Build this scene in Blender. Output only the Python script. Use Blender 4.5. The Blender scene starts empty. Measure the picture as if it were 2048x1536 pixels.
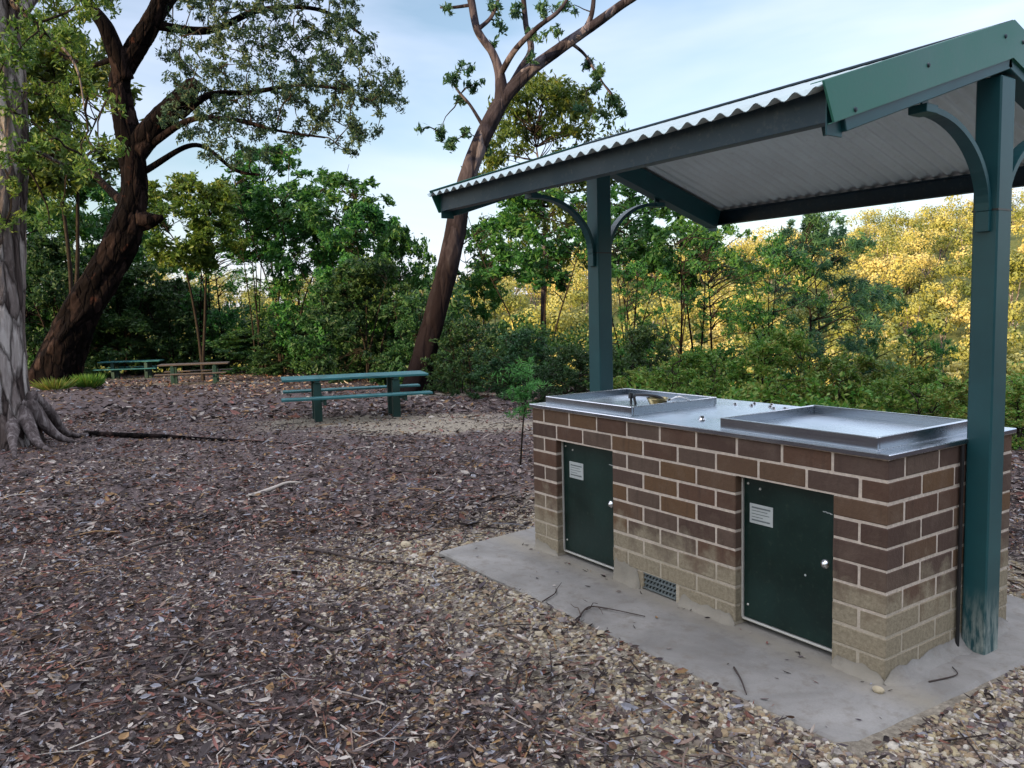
import bpy, math, random
import numpy as np
from math import radians, sin, cos, pi
from mathutils import Vector, Matrix

# ------------------------------------------------------------------ camera, sky, sun, exposure
scene = bpy.context.scene
C = scene.collection
CAM = np.array([1.67495, -2.80600, 1.45385])
RGT = np.array([0.56147823, 0.82712896, -0.02449243])
UPV = np.array([-0.06263656, 0.07199569, 0.99543623])
FWD = np.array([-0.82511748, 0.55738165, -0.09223252])
FPX = 1620.9                                        # focal length in pixels of a 2048 wide frame
cam_data = bpy.data.cameras.new('camera'); cam = bpy.data.objects.new('camera', cam_data); C.objects.link(cam)
cam_data.sensor_width = 36; cam_data.lens = FPX / 2048 * 36; cam_data.clip_start = 0.05; cam_data.clip_end = 3000
cam.matrix_world = Matrix(((RGT[0], UPV[0], -FWD[0], CAM[0]), (RGT[1], UPV[1], -FWD[1], CAM[1]),
                           (RGT[2], UPV[2], -FWD[2], CAM[2]), (0, 0, 0, 1)))
scene.camera = cam
# level axes of the clearing: F away from the camera, R to its side
F2 = np.array([-0.8287, 0.5597]); R2 = np.array([0.5597, 0.8287])
SUN_ELEV = radians(8.5); SUN_SIDE = radians(48)     # low sun behind the viewer, a little to the left
sd = -F2 * cos(SUN_SIDE) - R2 * sin(SUN_SIDE)       # horizontal direction towards the sun
to_sun = Vector((sd[0] * cos(SUN_ELEV), sd[1] * cos(SUN_ELEV), sin(SUN_ELEV)))
sl = bpy.data.lights.new('sun', 'SUN'); sl.energy = 5.0; sl.angle = radians(0.5); sl.color = (1.0, 0.74, 0.42)
so = bpy.data.objects.new('sun', sl); C.objects.link(so)
so.rotation_euler = to_sun.to_track_quat('Z', 'Y').to_euler(); so.location = (0, 0, 60)
world = bpy.data.worlds.new('World'); scene.world = world; world.use_nodes = True
wn = world.node_tree; wn.nodes.clear()
def wnode(t, **k):
    n = wn.nodes.new(t)
    for a, b in k.items(): setattr(n, a, b)
    return n
w_out = wnode('ShaderNodeOutputWorld'); w_bg = wnode('ShaderNodeBackground'); w_bg.inputs['Strength'].default_value = 0.15
w_sky = wnode('ShaderNodeTexSky', sky_type='NISHITA'); w_sky.sun_disc = False
w_sky.sun_elevation = SUN_ELEV; w_sky.sun_rotation = math.atan2(to_sun.x, to_sun.y)
w_sky.air_density = 1.0; w_sky.dust_density = .8; w_sky.ozone_density = 1.6
w_tc = wnode('ShaderNodeTexCoord'); w_map = wnode('ShaderNodeMapping'); w_map.inputs['Scale'].default_value = (1.1, 1.1, 4.5)
w_no = wnode('ShaderNodeTexNoise'); w_no.inputs['Scale'].default_value = 1.5; w_no.inputs['Detail'].default_value = 5; w_no.inputs['Roughness'].default_value = 0.5
w_no.inputs['Distortion'].default_value = 0.5
w_rm = wnode('ShaderNodeMapRange'); w_rm.inputs[1].default_value = 0.36; w_rm.inputs[2].default_value = 0.72; w_rm.inputs[3].default_value = 0.1; w_rm.inputs[4].default_value = 0.85
w_mx = wnode('ShaderNodeMix', data_type='RGBA'); w_mx.inputs[7].default_value = (4.1, 4.35, 5.5, 1)   # thin high cloud
wn.links.new(w_tc.outputs['Generated'], w_map.inputs[0]); wn.links.new(w_map.outputs[0], w_no.inputs['Vector'])
wn.links.new(w_no.outputs[0], w_rm.inputs[0]); wn.links.new(w_rm.outputs[0], w_mx.inputs[0])
w_sp = wnode('ShaderNodeSeparateXYZ'); w_hi = wnode('ShaderNodeMapRange', interpolation_type='SMOOTHSTEP'); wn.links.new(w_tc.outputs['Generated'], w_sp.inputs[0]); wn.links.new(w_sp.outputs[2], w_hi.inputs[0])
w_hi.inputs[1].default_value = .38; w_hi.inputs[2].default_value = .8; w_hi.inputs[4].default_value = .9        # unseen sky overhead brightened, added to fill the shaded clearing
w_m2 = wnode('ShaderNodeMix', data_type='RGBA'); w_m2.inputs[7].default_value = (8.9, 9.1, 10.3, 1); wn.links.new(w_hi.outputs[0], w_m2.inputs[0])
wn.links.new(w_sky.outputs[0], w_mx.inputs[6]); wn.links.new(w_mx.outputs[2], w_m2.inputs[6]); wn.links.new(w_m2.outputs[2], w_bg.inputs[0]); wn.links.new(w_bg.outputs[0], w_out.inputs[0])
scene.view_settings.view_transform = 'Standard'; scene.view_settings.look = 'None'
scene.view_settings.gamma = 1; scene.view_settings.use_curve_mapping = False
scene.view_settings.exposure = 0.85
scene.render.engine = 'CYCLES'
scene.cycles.max_bounces = 6; scene.cycles.diffuse_bounces = 3; scene.cycles.glossy_bounces = 3
scene.cycles.transmission_bounces = 3; scene.cycles.transparent_max_bounces = 4
scene.cycles.use_denoising = True

rng = np.random.default_rng(7); random.seed(7)

# ------------------------------------------------------------------ helpers
def at(px, py, D):
    "world point at distance D along the view axis"
    return CAM + D * (FWD + RGT * (px - 1024) / FPX + UPV * (768 - py) / FPX)
def hash2(ix, iy, s):
    h = (ix.astype(np.int64) * 374761393 + iy.astype(np.int64) * 668265263 + s * 1442695041) & 0x7fffffff
    h = ((h ^ (h >> 13)) * 1274126177) & 0x7fffffff
    return ((h ^ (h >> 16)) & 0xffff) / 65535.0
def noise2(x, y, s=0):
    x = np.asarray(x, float); y = np.asarray(y, float)
    ix = np.floor(x); iy = np.floor(y); fx = x - ix; fy = y - iy
    fx = fx * fx * (3 - 2 * fx); fy = fy * fy * (3 - 2 * fy)
    a = hash2(ix, iy, s); b = hash2(ix + 1, iy, s); c = hash2(ix, iy + 1, s); d = hash2(ix + 1, iy + 1, s)
    return (a + (b - a) * fx) * (1 - fy) + (c + (d - c) * fx) * fy - 0.5
def fbm(x, y, s=0, o=4):
    v = 0; a = 1.0
    for k in range(o):
        v = v + a * noise2(x * 2 ** k, y * 2 ** k, s + k); a *= 0.5
    return v
def smooth(a, b, x):
    t = np.clip((x - a) / (b - a), 0, 1); return t * t * (3 - 2 * t)
def dl(x, y):
    x = np.asarray(x, float) - CAM[0]; y = np.asarray(y, float) - CAM[1]
    return x * F2[0] + y * F2[1], x * R2[0] + y * R2[1]
def xy(d, l):
    return CAM[0] + d * F2[0] + l * R2[0], CAM[1] + d * F2[1] + l * R2[1]
TT = [-1.2, -.7, -.37, -.24, -.1, 0, .14, .26, .32, .42, .57, .63, .9, 1.3]
TZ = [-2, 1, 4.5, 4.0, 4, 6, 10.5, 13, 14.5, 17.5, 19, 20, 24, 24]
def height(x, y, fine=True):
    d, l = dl(x, y)
    h = -0.028 - 0.034 * np.clip(d - 4, 0, 40)
    h = h + 0.30 * np.exp(-((d - 21) ** 2 + (l + 12.5) ** 2) / 16) + 0.06 * np.exp(-((d - 11) ** 2 + (l + 7) ** 2) / 3)
    E = 20.5 + 19 * smooth(-2.5, -9, l) - 11 * smooth(1.5, 5, l)
    q = d - E
    h = h - np.clip(q, 0, 60) ** 1.25 * 0.085 * smooth(0, 3, q)
    t = l / np.maximum(d, 20)
    rz = np.interp(t, TT, TZ)
    hill = smooth(95, 245, d) * (rz + 14) + fbm(x / 38, y / 38, 3, 3) * 5 * smooth(100, 150, d)
    h = h * (1 - smooth(80, 110, d)) + (-14 + hill) * smooth(80, 110, d)
    h = h - np.clip(d - 250, 0, 200) * 0.06
    h = h + smooth(-60, -150, d) * 37 + smooth(-60, -110, d) * fbm(x / 60, y / 60, 9, 2) * 5 - np.clip(-160 - d, 0, 300) * 0.15  # unseen ridge behind the camera, added to keep sun off the clearing
    if fine:
        near = smooth(60, 25, d)
        h = h + near * (fbm(x / 2.3, y / 2.3, 21, 4) * 0.05 + fbm(x / .35, y / .35, 31, 3) * 0.014) * np.clip(smooth(0.35, 1.6, slab_dist(x, y)) + .1, 0, 1)
        h = h + near * .016 * smooth(.5, .02, slab_dist(x, y))
    return h
SLAB = [(-2.58, -0.50), (0.13, -0.50), (0.175, -0.43), (0.225, 0.6), (0.26, 1.35), (-2.80, 1.35), (-2.74, 1.0)]
def slab_dist(x, y):
    x = np.asarray(x, float); y = np.asarray(y, float)
    dx = np.maximum(np.maximum(-2.66 - x, x - 0.22), 0); dy = np.maximum(np.maximum(-0.5 - y, y - 1.35), 0)
    return np.hypot(dx, dy)
def gz(x, y): return float(height(np.array([x]), np.array([y]))[0])

class MB:
    def __init__(s): s.v = []; s.q = []; s.mi = []; s.n = 0
    def add(s, V, Fq, mi=0):
        V = np.asarray(V, float).reshape(-1, 3); Fq = np.asarray(Fq, int)
        s.v.append(V); s.q.append((Fq + s.n, mi)); s.n += len(V)
    def box(s, x0, x1, y0, y1, z0, z1, bev=0, mi=0, M=None):
        if bev <= 0:
            V = np.array([(x, y, z) for z in (z0, z1) for y in (y0, y1) for x in (x0, x1)], float)
            Q = [(0, 2, 3, 1), (4, 5, 7, 6), (0, 1, 5, 4), (2, 6, 7, 3), (0, 4, 6, 2), (1, 3, 7, 5)]
            if M is not None: V = V @ M[0].T + M[1]
            s.add(V, Q, mi); return
        # bevelled box: 24 verts (3 per corner)
        c = np.array([(x0 + x1) / 2, (y0 + y1) / 2, (z0 + z1) / 2]); h = np.array([x1 - x0, y1 - y0, z1 - z0]) / 2
        b = min(bev, h.min() * .9); V = []; idx = {}
        for sx in (-1, 1):
            for sy in (-1, 1):
                for sz in (-1, 1):
                    for a in range(3):
                        p = np.array([sx, sy, sz]) * (h - b); p[a] = (sx, sy, sz)[a] * h[a]
                        idx[(sx, sy, sz, a)] = len(V); V.append(c + p)
        Q = []; T = []
        for a in range(3):
            o = [k for k in range(3) if k != a]
            for sg in (-1, 1):
                def key(u, v, ax=a, sg=sg, o=o, vi=a):
                    k = [0, 0, 0]; k[ax] = sg; k[o[0]] = u; k[o[1]] = v; return (*k, vi)
                f = [idx[key(u, v)] for u, v in ((-1, -1), (1, -1), (1, 1), (-1, 1))]
                if (sg < 0) != (a == 1): f = f[::-1]
                Q.append(f)
        for a in range(3):                     # edges parallel to axis a
            o = [k for k in range(3) if k != a]
            for u in (-1, 1):
                for v in (-1, 1):
                    def k2(w, vi):
                        k = [0, 0, 0]; k[a] = w; k[o[0]] = u; k[o[1]] = v; return idx[(*k, vi)]
                    f = [k2(-1, o[0]), k2(1, o[0]), k2(1, o[1]), k2(-1, o[1])]
                    if (u * v < 0) != (a == 1): f = f[::-1]
                    Q.append(f[::-1])
        for sx in (-1, 1):
            for sy in (-1, 1):
                for sz in (-1, 1):
                    t = [idx[(sx, sy, sz, k)] for k in range(3)]
                    T.append(t if sx * sy * sz > 0 else t[::-1])
        V = np.array(V)
        if M is not None: V = V @ M[0].T + M[1]
        n0 = s.n; s.v.append(V); s.q.append((np.array(Q) + n0, mi)); s.q.append((np.array(T) + n0, mi)); s.n += len(V)
    def bar(s, a, b, w, h=None, up=(0, 0, 1), mi=0, bev=0):
        "box bar from a to b, width w across, height h along up"
        a = np.array(a, float); b = np.array(b, float); h = w if h is None else h
        z = b - a; L = np.linalg.norm(z); z /= L; u = np.array(up, float); u -= z * (u @ z)
        if np.linalg.norm(u) < 1e-6: u = np.array([1., 0, 0]) - z * z[0]
        u /= np.linalg.norm(u); x = np.cross(u, z)
        M = (np.stack([x, u, z], 1), a)
        s.box(-w / 2, w / 2, -h / 2, h / 2, 0, L, bev, mi, M)
    def tube(s, P, r, n=8, mi=0, cap=True, wob=None):
        P = np.array(P, float); m = len(P); r = np.broadcast_to(np.array(r, float), (m,)).copy()
        T = np.gradient(P, axis=0); T /= np.linalg.norm(T, axis=1)[:, None] + 1e-9
        u = np.cross(T[0], [0.31, 0.77, 0.2]); u /= np.linalg.norm(u); V = []
        ang = np.arange(n) * 2 * pi / n
        for i in range(m):
            u = u - T[i] * (u @ T[i]); u /= np.linalg.norm(u) + 1e-9; w = np.cross(T[i], u)
            rr = r[i] if wob is None else r[i] * wob[i]
            V.append(P[i] + (np.cos(ang) * rr)[:, None] * u + (np.sin(ang) * rr)[:, None] * w)
        V = np.concatenate(V); i = np.arange(m - 1)[:, None] * n; j = np.arange(n)[None]; j2 = (j + 1) % n
        Q = np.stack([i + j, i + j2, i + n + j2, i + n + j], -1).reshape(-1, 4)
        n0 = s.n; s.v.append(V); s.q.append((Q + n0, mi)); s.n += len(V)
        if cap:
            for k, rev in ((0, True), (m - 1, False)):
                s.v.append(P[k][None]); ci = s.n; s.n += 1
                t = np.stack([n0 + k * n + np.arange(n), n0 + k * n + (np.arange(n) + 1) % n, np.full(n, ci)], 1)
                s.q.append((t[:, ::-1] if rev else t, mi))
    def lathe(s, prof, c=(0, 0, 0), axis=(0, 0, 1), n=24, mi=0):
        ax = np.array(axis, float); ax /= np.linalg.norm(ax); u = np.cross(ax, [0.3, 0.8, 0.1]); u /= np.linalg.norm(u); w = np.cross(ax, u)
        ang = np.arange(n) * 2 * pi / n; V = []
        for (r, h) in prof: V.append(np.array(c) + ax * h + (np.cos(ang) * r)[:, None] * u + (np.sin(ang) * r)[:, None] * w)
        m = len(prof); V = np.concatenate(V); i = np.arange(m - 1)[:, None] * n; j = np.arange(n)[None]; j2 = (j + 1) % n
        s.add(V, np.stack([i + j, i + j2, i + n + j2, i + n + j], -1).reshape(-1, 4), mi)
    def leaves(s, P, A, W, L, wd, mi=0, fold=0.0):
        "leaf rhombs: centres P, long axis A, cross axis W"
        m = len(P)
        if m == 0: return
        L = np.broadcast_to(L, (m,))[:, None]; wd = np.broadcast_to(wd, (m,))[:, None]
        N = np.cross(A, W)
        V = np.stack([P - A * L / 2, P + W * wd / 2 + N * wd * fold - A * L * .06, P + A * L / 2, P - W * wd / 2 + N * wd * fold - A * L * .06], 1).reshape(-1, 3)
        s.add(V, np.arange(4 * m).reshape(m, 4), mi)
    def build(s, name, mats, parent=None, smooth_=False):
        V = np.concatenate(s.v).astype(np.float32); me = bpy.data.meshes.new(name)
        me.vertices.add(len(V)); me.vertices.foreach_set('co', V.ravel())
        tot = np.concatenate([np.full(len(f), f.shape[1]) for f, _ in s.q]); idx = np.concatenate([f.ravel() for f, _ in s.q])
        mi = np.concatenate([np.full(len(f), m) for f, m in s.q])
        me.loops.add(len(idx)); me.loops.foreach_set('vertex_index', idx.astype(np.int32))
        me.polygons.add(len(tot)); st = np.concatenate([[0], np.cumsum(tot)[:-1]])
        me.polygons.foreach_set('loop_start', st.astype(np.int32)); me.polygons.foreach_set('loop_total', tot.astype(np.int32))
        me.polygons.foreach_set('material_index', mi.astype(np.int32))
        me.polygons.foreach_set('use_smooth', np.full(len(tot), smooth_))
        me.update(calc_edges=True); me.validate()
        for m in (mats if isinstance(mats, (list, tuple)) else [mats]): me.materials.append(m)
        o = bpy.data.objects.new(name, me); C.objects.link(o)
        if parent is not None: o.parent = parent
        return o
def empty(name, loc=(0, 0, 0), rz=0, sc=None):
    o = bpy.data.objects.new(name, None); C.objects.link(o); o.location = [float(v) for v in loc]; o.rotation_euler = (0, 0, rz)
    if sc: o.scale = sc
    return o
def tag(o, label=None, cat=None, group=None, kind=None):
    for k, v in (('label', label), ('category', cat), ('group', group), ('kind', kind)):
        if v: o[k] = v
    return o
def copy_thing(root):
    r = root.copy(); C.objects.link(r)
    for ch in list(root.children):
        c = ch.copy(); C.objects.link(c); c.parent = r
        for g in list(ch.children):
            e = g.copy(); C.objects.link(e); e.parent = c
    return r
def unit(v): return v / (np.linalg.norm(v, axis=-1, keepdims=True) + 1e-9)
def spline(P, n):
    "Catmull-Rom through points P (k,m)"
    P = np.array(P, float); k = len(P); Q = np.vstack([2 * P[0] - P[1], P, 2 * P[-1] - P[-2]])
    t = np.linspace(0, k - 1 - 1e-6, n); i = t.astype(int); f = (t - i)[:, None]
    a, b, c, d = Q[i], Q[i + 1], Q[i + 2], Q[i + 3]
    return .5 * (2 * b + (c - a) * f + (2 * a - 5 * b + 4 * c - d) * f ** 2 + (3 * b - a - 3 * c + d) * f ** 3)

# ------------------------------------------------------------------ materials
class NT:
    def __init__(s, name):
        s.m = bpy.data.materials.new(name); s.m.use_nodes = True; s.t = s.m.node_tree; s.t.nodes.clear()
        s.out = s.n('ShaderNodeOutputMaterial'); s.b = s.n('ShaderNodeBsdfPrincipled'); s.l(s.b.outputs[0], s.out.inputs[0])
    def n(s, t, **k):
        x = s.t.nodes.new(t)
        for a, b in k.items(): setattr(x, a, b)
        return x
    def l(s, a, b): s.t.links.new(a, b)
    def set(s, **k):
        for a, b in k.items(): s.b.inputs[a.replace('_', ' ')].default_value = b
    def coord(s, kind='Object', scale=(1, 1, 1)):
        if kind == 'World': o = s.n('ShaderNodeNewGeometry').outputs['Position']
        else: o = s.n('ShaderNodeTexCoord').outputs[kind]
        mp = s.n('ShaderNodeMapping'); mp.inputs['Scale'].default_value = scale; s.l(o, mp.inputs[0]); return mp.outputs[0]
    def noise(s, vec, scale=5, detail=4, rough=.55, dist=0):
        x = s.n('ShaderNodeTexNoise'); s.l(vec, x.inputs['Vector']); x.inputs['Scale'].default_value = scale
        x.inputs['Detail'].default_value = detail; x.inputs['Roughness'].default_value = rough; x.inputs['Distortion'].default_value = dist
        return x.outputs[0]
    def ramp(s, fac, stops, interp='LINEAR'):
        x = s.n('ShaderNodeValToRGB'); s.l(fac, x.inputs[0]); e = x.color_ramp.elements; x.color_ramp.interpolation = interp
        while len(e) > 1: e.remove(e[-1])
        e[0].position = stops[0][0]; e[0].color = (*stops[0][1], 1)
        for p, c in stops[1:]:
            q = e.new(p); q.color = (*c, 1)
        return x.outputs[0]
    def mix(s, fac, a, b, mode='MIX'):
        x = s.n('ShaderNodeMix', data_type='RGBA', blend_type=mode)
        for v, k in ((fac, 0), (a, 6), (b, 7)):
            if hasattr(v, 'links'): s.l(v, x.inputs[k])
            else: x.inputs[k].default_value = v if k == 0 else (*v, 1)
        return x.outputs[2]
    def rng(s, v, a, b, c=0, d=1):
        x = s.n('ShaderNodeMapRange'); s.l(v, x.inputs[0])
        for k, q in zip((1, 2, 3, 4), (a, b, c, d)): x.inputs[k].default_value = q
        return x.outputs[0]
    def math(s, op, a, b=0):
        x = s.n('ShaderNodeMath', operation=op)
        for v, k in ((a, 0), (b, 1)):
            if hasattr(v, 'links'): s.l(v, x.inputs[k])
            else: x.inputs[k].default_value = v
        return x.outputs[0]
    def bump(s, h, strength=.5, dist=.01):
        x = s.n('ShaderNodeBump'); x.inputs['Strength'].default_value = strength; x.inputs['Distance'].default_value = dist
        s.l(h, x.inputs['Height']); s.l(x.outputs[0], s.b.inputs['Normal']); return x
    def col(s, c): s.l(c, s.b.inputs['Base Color'])
def mat_ground():
    t = NT('ground_mulch'); p = t.coord('World')
    n1 = t.noise(p, 28, 6, .7); n2 = t.noise(p, .55, 4, .6, .5); n3 = t.noise(p, 110, 3, .6)
    mulch = t.ramp(n1, [(.25, (.022, .015, .013)), (.45, (.060, .043, .038)), (.6, (.125, .092, .082)), (.78, (.28, .225, .20))])
    mulch = t.mix(t.rng(n3, .3, .7), mulch, (.035, .028, .03), 'MIX'); 
    mulch2 = t.mix(.55, mulch, t.ramp(n3, [(.3, (.04, .03, .03)), (.5, (.12, .09, .09)), (.7, (.30, .24, .22))]))
    sand = t.ramp(n1, [(.25, (.09, .075, .058)), (.5, (.23, .20, .155)), (.75, (.42, .37, .29))])
    a = t.n('ShaderNodeAttribute'); a.attribute_name = 'sand'
    f = t.math('ADD', a.outputs['Fac'], t.rng(n2, .3, .7, -.28, .28)); f = t.math('ADD', f, t.rng(n1, .3, .7, -.2, .2))
    f = t.rng(f, .35, .75); c = t.mix(f, mulch2, sand)
    g = t.n('ShaderNodeAttribute'); g.attribute_name = 'green'
    gc = t.ramp(t.noise(p, .9, 5, .7), [(.3, (.05, .07, .02)), (.6, (.11, .12, .04)), (.8, (.2, .17, .07))])
    c = t.mix(g.outputs['Fac'], c, gc); t.col(c); t.set(Roughness=.95, Specular_IOR_Level=.15); t.bump(n1, .9, .02); return t.m
def mat_paint(name, base, rough=.4, var=.25, dirt=(.12, .12, .10), dirt_amt=.35):
    t = NT(name); p = t.coord('World'); n = t.noise(p, 3.2, 5, .6); n2 = t.noise(p, 45, 3, .6)
    dk = tuple(v * (1 - var) for v in base); lt = tuple(min(1, v * (1 + var)) for v in base)
    c = t.ramp(n, [(.3, dk), (.7, lt)]); c = t.mix(t.rng(n2, .56, .8, 0, dirt_amt), c, dirt); t.col(c)
    t.l(t.rng(n, .3, .7, rough * .8, rough * 1.25), t.b.inputs['Roughness']); t.bump(n2, .08, .004); t.set(Specular_IOR_Level=.5); return t.m
def mat_post():
    t = NT('post_green_paint'); p = t.coord('World'); n = t.noise(p, 4, 5, .6)
    c = t.ramp(n, [(.3, (.006, .052, .062)), (.7, (.010, .078, .088))])
    z = t.n('ShaderNodeSeparateXYZ'); t.l(t.n('ShaderNodeNewGeometry').outputs['Position'], z.inputs[0])
    n2 = t.noise(t.coord('World', (1, 1, .22)), 42, 4, .65)
    wear = t.math('MULTIPLY', t.rng(z.outputs[2], .02, .28, 1, 0), t.rng(n2, .40, .62)); c = t.mix(wear, c, (.30, .34, .31))
    t.col(c); t.set(Roughness=.42); t.bump(n, .05, .004); return t.m
def mat_brick():
    t = NT('brick'); g = t.n('ShaderNodeNewGeometry'); p = t.coord('World')
    n = t.noise(p, 60, 5, .7); n2 = t.noise(p, 9, 4, .6)
    c = t.ramp(g.outputs['Random Per Island'], [(0, (.108, .062, .042)), (.16, (.085, .053, .040)), (.32, (.126, .077, .048)), (.48, (.098, .064, .050)), (.62, (.142, .082, .043)), (.76, (.116, .080, .060)), (.9, (.118, .066, .043))], 'CONSTANT')
    c = t.mix(t.rng(n, .3, .7, 0, .55), c, t.mix(.5, c, (.035, .02, .018))); c = t.mix(t.rng(n2, .5, .75, 0, .35), c, (.19, .145, .11)); st = t.noise(t.coord('World', (1, 1, .12)), 26, 4, .6); c = t.mix(t.rng(st, .56, .74, 0, .55), c, (.05, .034, .027))
    z = t.n('ShaderNodeSeparateXYZ'); t.l(g.outputs['Position'], z.inputs[0])
    zz = t.math('ADD', z.outputs[2], t.rng(n2, .25, .75, -.13, .13)); zz = t.math('ADD', zz, t.math('MULTIPLY', z.outputs[0], -.02))
    zz = t.math('ADD', zz, t.rng(g.outputs['Random Per Island'], 0, 1, -.04, .04))
    dust = t.rng(zz, .24, .40, .86, 0); c = t.mix(dust, c, t.ramp(n, [(.3, (.20, .17, .115)), (.7, (.36, .31, .22))]))
    t.col(c); t.set(Roughness=.88, Specular_IOR_Level=.25); t.bump(n, .6, .006); return t.m
def mat_mortar():
    t = NT('mortar'); g = t.n('ShaderNodeNewGeometry'); p = t.coord('World'); n = t.noise(p, 50, 5, .7); n2 = t.noise(p, 8, 4, .6)
    c = t.ramp(n, [(.3, (.44, .37, .31)), (.7, (.66, .57, .48))])
    z = t.n('ShaderNodeSeparateXYZ'); t.l(g.outputs['Position'], z.inputs[0])
    zz = t.math('ADD', z.outputs[2], t.rng(n2, .25, .75, -.1, .1)); c = t.mix(t.rng(zz, .14, .36, .7, 0), c, (.34, .30, .22))
    t.col(c); t.set(Roughness=.95, Specular_IOR_Level=.2); t.bump(n, .7, .008); return t.m
def mat_concrete():
    t = NT('concrete'); p = t.coord('World'); n = t.noise(p, 2.2, 6, .65, .6); n2 = t.noise(p, 130, 3, .7); n3 = t.noise(p, 14, 5, .7)
    c = t.ramp(n, [(.25, (.155, .147, .134)), (.5, (.25, .239, .22)), (.75, (.34, .325, .30))])
    c = t.mix(t.rng(n3, .50, .68, 0, .6), c, (.17, .145, .115)); c = t.mix(t.rng(n2, .35, .7, 0, .25), c, (.16, .15, .14))
    s = t.n('ShaderNodeSeparateXYZ'); t.l(t.n('ShaderNodeNewGeometry').outputs['Position'], s.inputs[0])
    e = t.math('ADD', t.math('ABSOLUTE', t.math('ADD', s.outputs[1], .02)), t.rng(n3, .3, .7, -.05, .05))
    c = t.mix(t.rng(e, .0, .13, .55, 0), c, (.27, .235, .17))
    t.col(c); t.set(Roughness=.9, Specular_IOR_Level=.25); t.bump(n2, .35, .004); return t.m
def mat_steel(name='stainless_steel', rough=.24, base=(.86, .89, .93)):
    t = NT(name); p = t.coord('World', (1, 60, 60)); n = t.noise(p, 3, 4, .6); n2 = t.noise(t.coord('World'), 3, 3, .5)
    c = t.ramp(n2, [(.3, tuple(v * .88 for v in base)), (.7, base)]); t.col(c); t.set(Metallic=1.0)
    t.l(t.math('ADD', t.rng(n, .3, .7, rough * .8, rough * 1.3), t.rng(n2, .45, .7, 0, .10)), t.b.inputs['Roughness']); t.bump(n, .03, .002); return t.m
def mat_bark(name, cols, scale=(7, 7, 1.3), bump=1.0, patch=None, plates=None):
    t = NT(name); p = t.coord('Object', scale); n = t.noise(p, 1.6, 7, .68, .6); n2 = t.noise(t.coord('Object', (1, 1, .7)), 2.1, 4, .6)
    h = n
    if plates:                                              # cracked bark plates, taller than wide
        q = t.coord('Object', plates[0]); ds = t.n('ShaderNodeMix', data_type='VECTOR'); ds.inputs[0].default_value = .42
        nv = t.n('ShaderNodeTexNoise'); t.l(q, nv.inputs['Vector']); nv.inputs['Scale'].default_value = 1.2; nv.inputs['Detail'].default_value = 5
        t.l(q, ds.inputs[4]); t.l(nv.outputs['Color'], ds.inputs[5])
        v1 = t.n('ShaderNodeTexVoronoi', feature='DISTANCE_TO_EDGE'); v2 = t.n('ShaderNodeTexVoronoi', feature='F1')
        for v in (v1, v2): t.l(ds.outputs[1], v.inputs['Vector']); v.inputs['Scale'].default_value = 1.0
        cell = t.n('ShaderNodeSeparateColor'); t.l(v2.outputs['Color'], cell.inputs[0])
        f = t.math('ADD', t.math('MULTIPLY', n, .55), t.rng(cell.outputs[0], 0, 1, .05, .42)); c = t.ramp(f, cols)
        crack = t.rng(v1.outputs['Distance'], 0, .10, plates[1], 0); c = t.mix(crack, c, cols[0][1])
        h = t.math('ADD', t.math('MULTIPLY', n, .5), t.rng(v1.outputs['Distance'], 0, .14, 0, .6))
    else: c = t.ramp(n, cols)
    if patch: c = t.mix(t.rng(n2, patch[0], patch[0] + .06), c, patch[1])
    t.col(c); t.set(Roughness=.95, Specular_IOR_Level=.06); t.bump(h, bump, .06); return t.m
def mat_leaf(name, cols, trans=.35, rough=.5, nsc=.55, isl=.5, attr=None):
    t = NT(name); g = t.n('ShaderNodeNewGeometry'); oi = t.n('ShaderNodeObjectInfo')
    st = [(i / max(1, len(cols) - 1), c) for i, c in enumerate(cols)]
    n = t.noise(t.coord('World'), nsc, 3, .6)
    f = t.math('ADD', t.math('MULTIPLY', g.outputs['Random Per Island'], isl), t.rng(n, .3, .7, 0, 1 - isl))
    if attr:
        a_ = t.n('ShaderNodeAttribute'); a_.attribute_name = attr; f = t.math('ADD', t.math('MULTIPLY', f, .45), t.math('MULTIPLY', a_.outputs['Fac'], .55))
    c = t.ramp(f, st); hs = t.n('ShaderNodeHueSaturation'); t.l(c, hs.inputs['Color'])
    t.l(t.rng(oi.outputs['Random'], 0, 1, .485, .515), hs.inputs['Hue']); t.l(t.rng(oi.outputs['Random'], 0, 1, .8, 1.2), hs.inputs['Value'])
    t.col(hs.outputs[0]); t.set(Roughness=rough, Specular_IOR_Level=.35)
    tr = t.n('ShaderNodeBsdfTranslucent'); t.l(hs.outputs[0], tr.inputs[0]); mx = t.n('ShaderNodeMixShader'); mx.inputs[0].default_value = trans
    t.l(t.b.outputs[0], mx.inputs[1]); t.l(tr.outputs[0], mx.inputs[2]); t.l(mx.outputs[0], t.out.inputs[0]); return t.m
def mat_island(name, cols, rough=.85, interp='CONSTANT', bump=0, big=False):
    t = NT(name); g = t.n('ShaderNodeNewGeometry'); k = len(cols)
    c = t.ramp(g.outputs['Random Per Island'], [(i / k, q) for i, q in enumerate(cols)], interp)
    n = t.noise(t.coord('World'), 90, 4, .6); c = t.mix(t.rng(n, .35, .7, 0, .4), c, t.mix(.5, c, (.03, .025, .02)))
    if big:
        nb = t.noise(t.coord('World'), .75, 5, .65, .6); c = t.mix(t.rng(nb, .46, .62, 0, .72), c, t.mix(.6, c, (.02, .015, .014))); c = t.mix(t.rng(nb, .30, .44, .25, 0), c, (.20, .165, .15))
    t.col(c); t.set(Roughness=rough, Specular_IOR_Level=.3)
    if bump: t.bump(n, bump, .01)
    return t.m
M = {}
M['ground'] = mat_ground(); M['concrete'] = mat_concrete(); M['brick'] = mat_brick(); M['mortar'] = mat_mortar()
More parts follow.
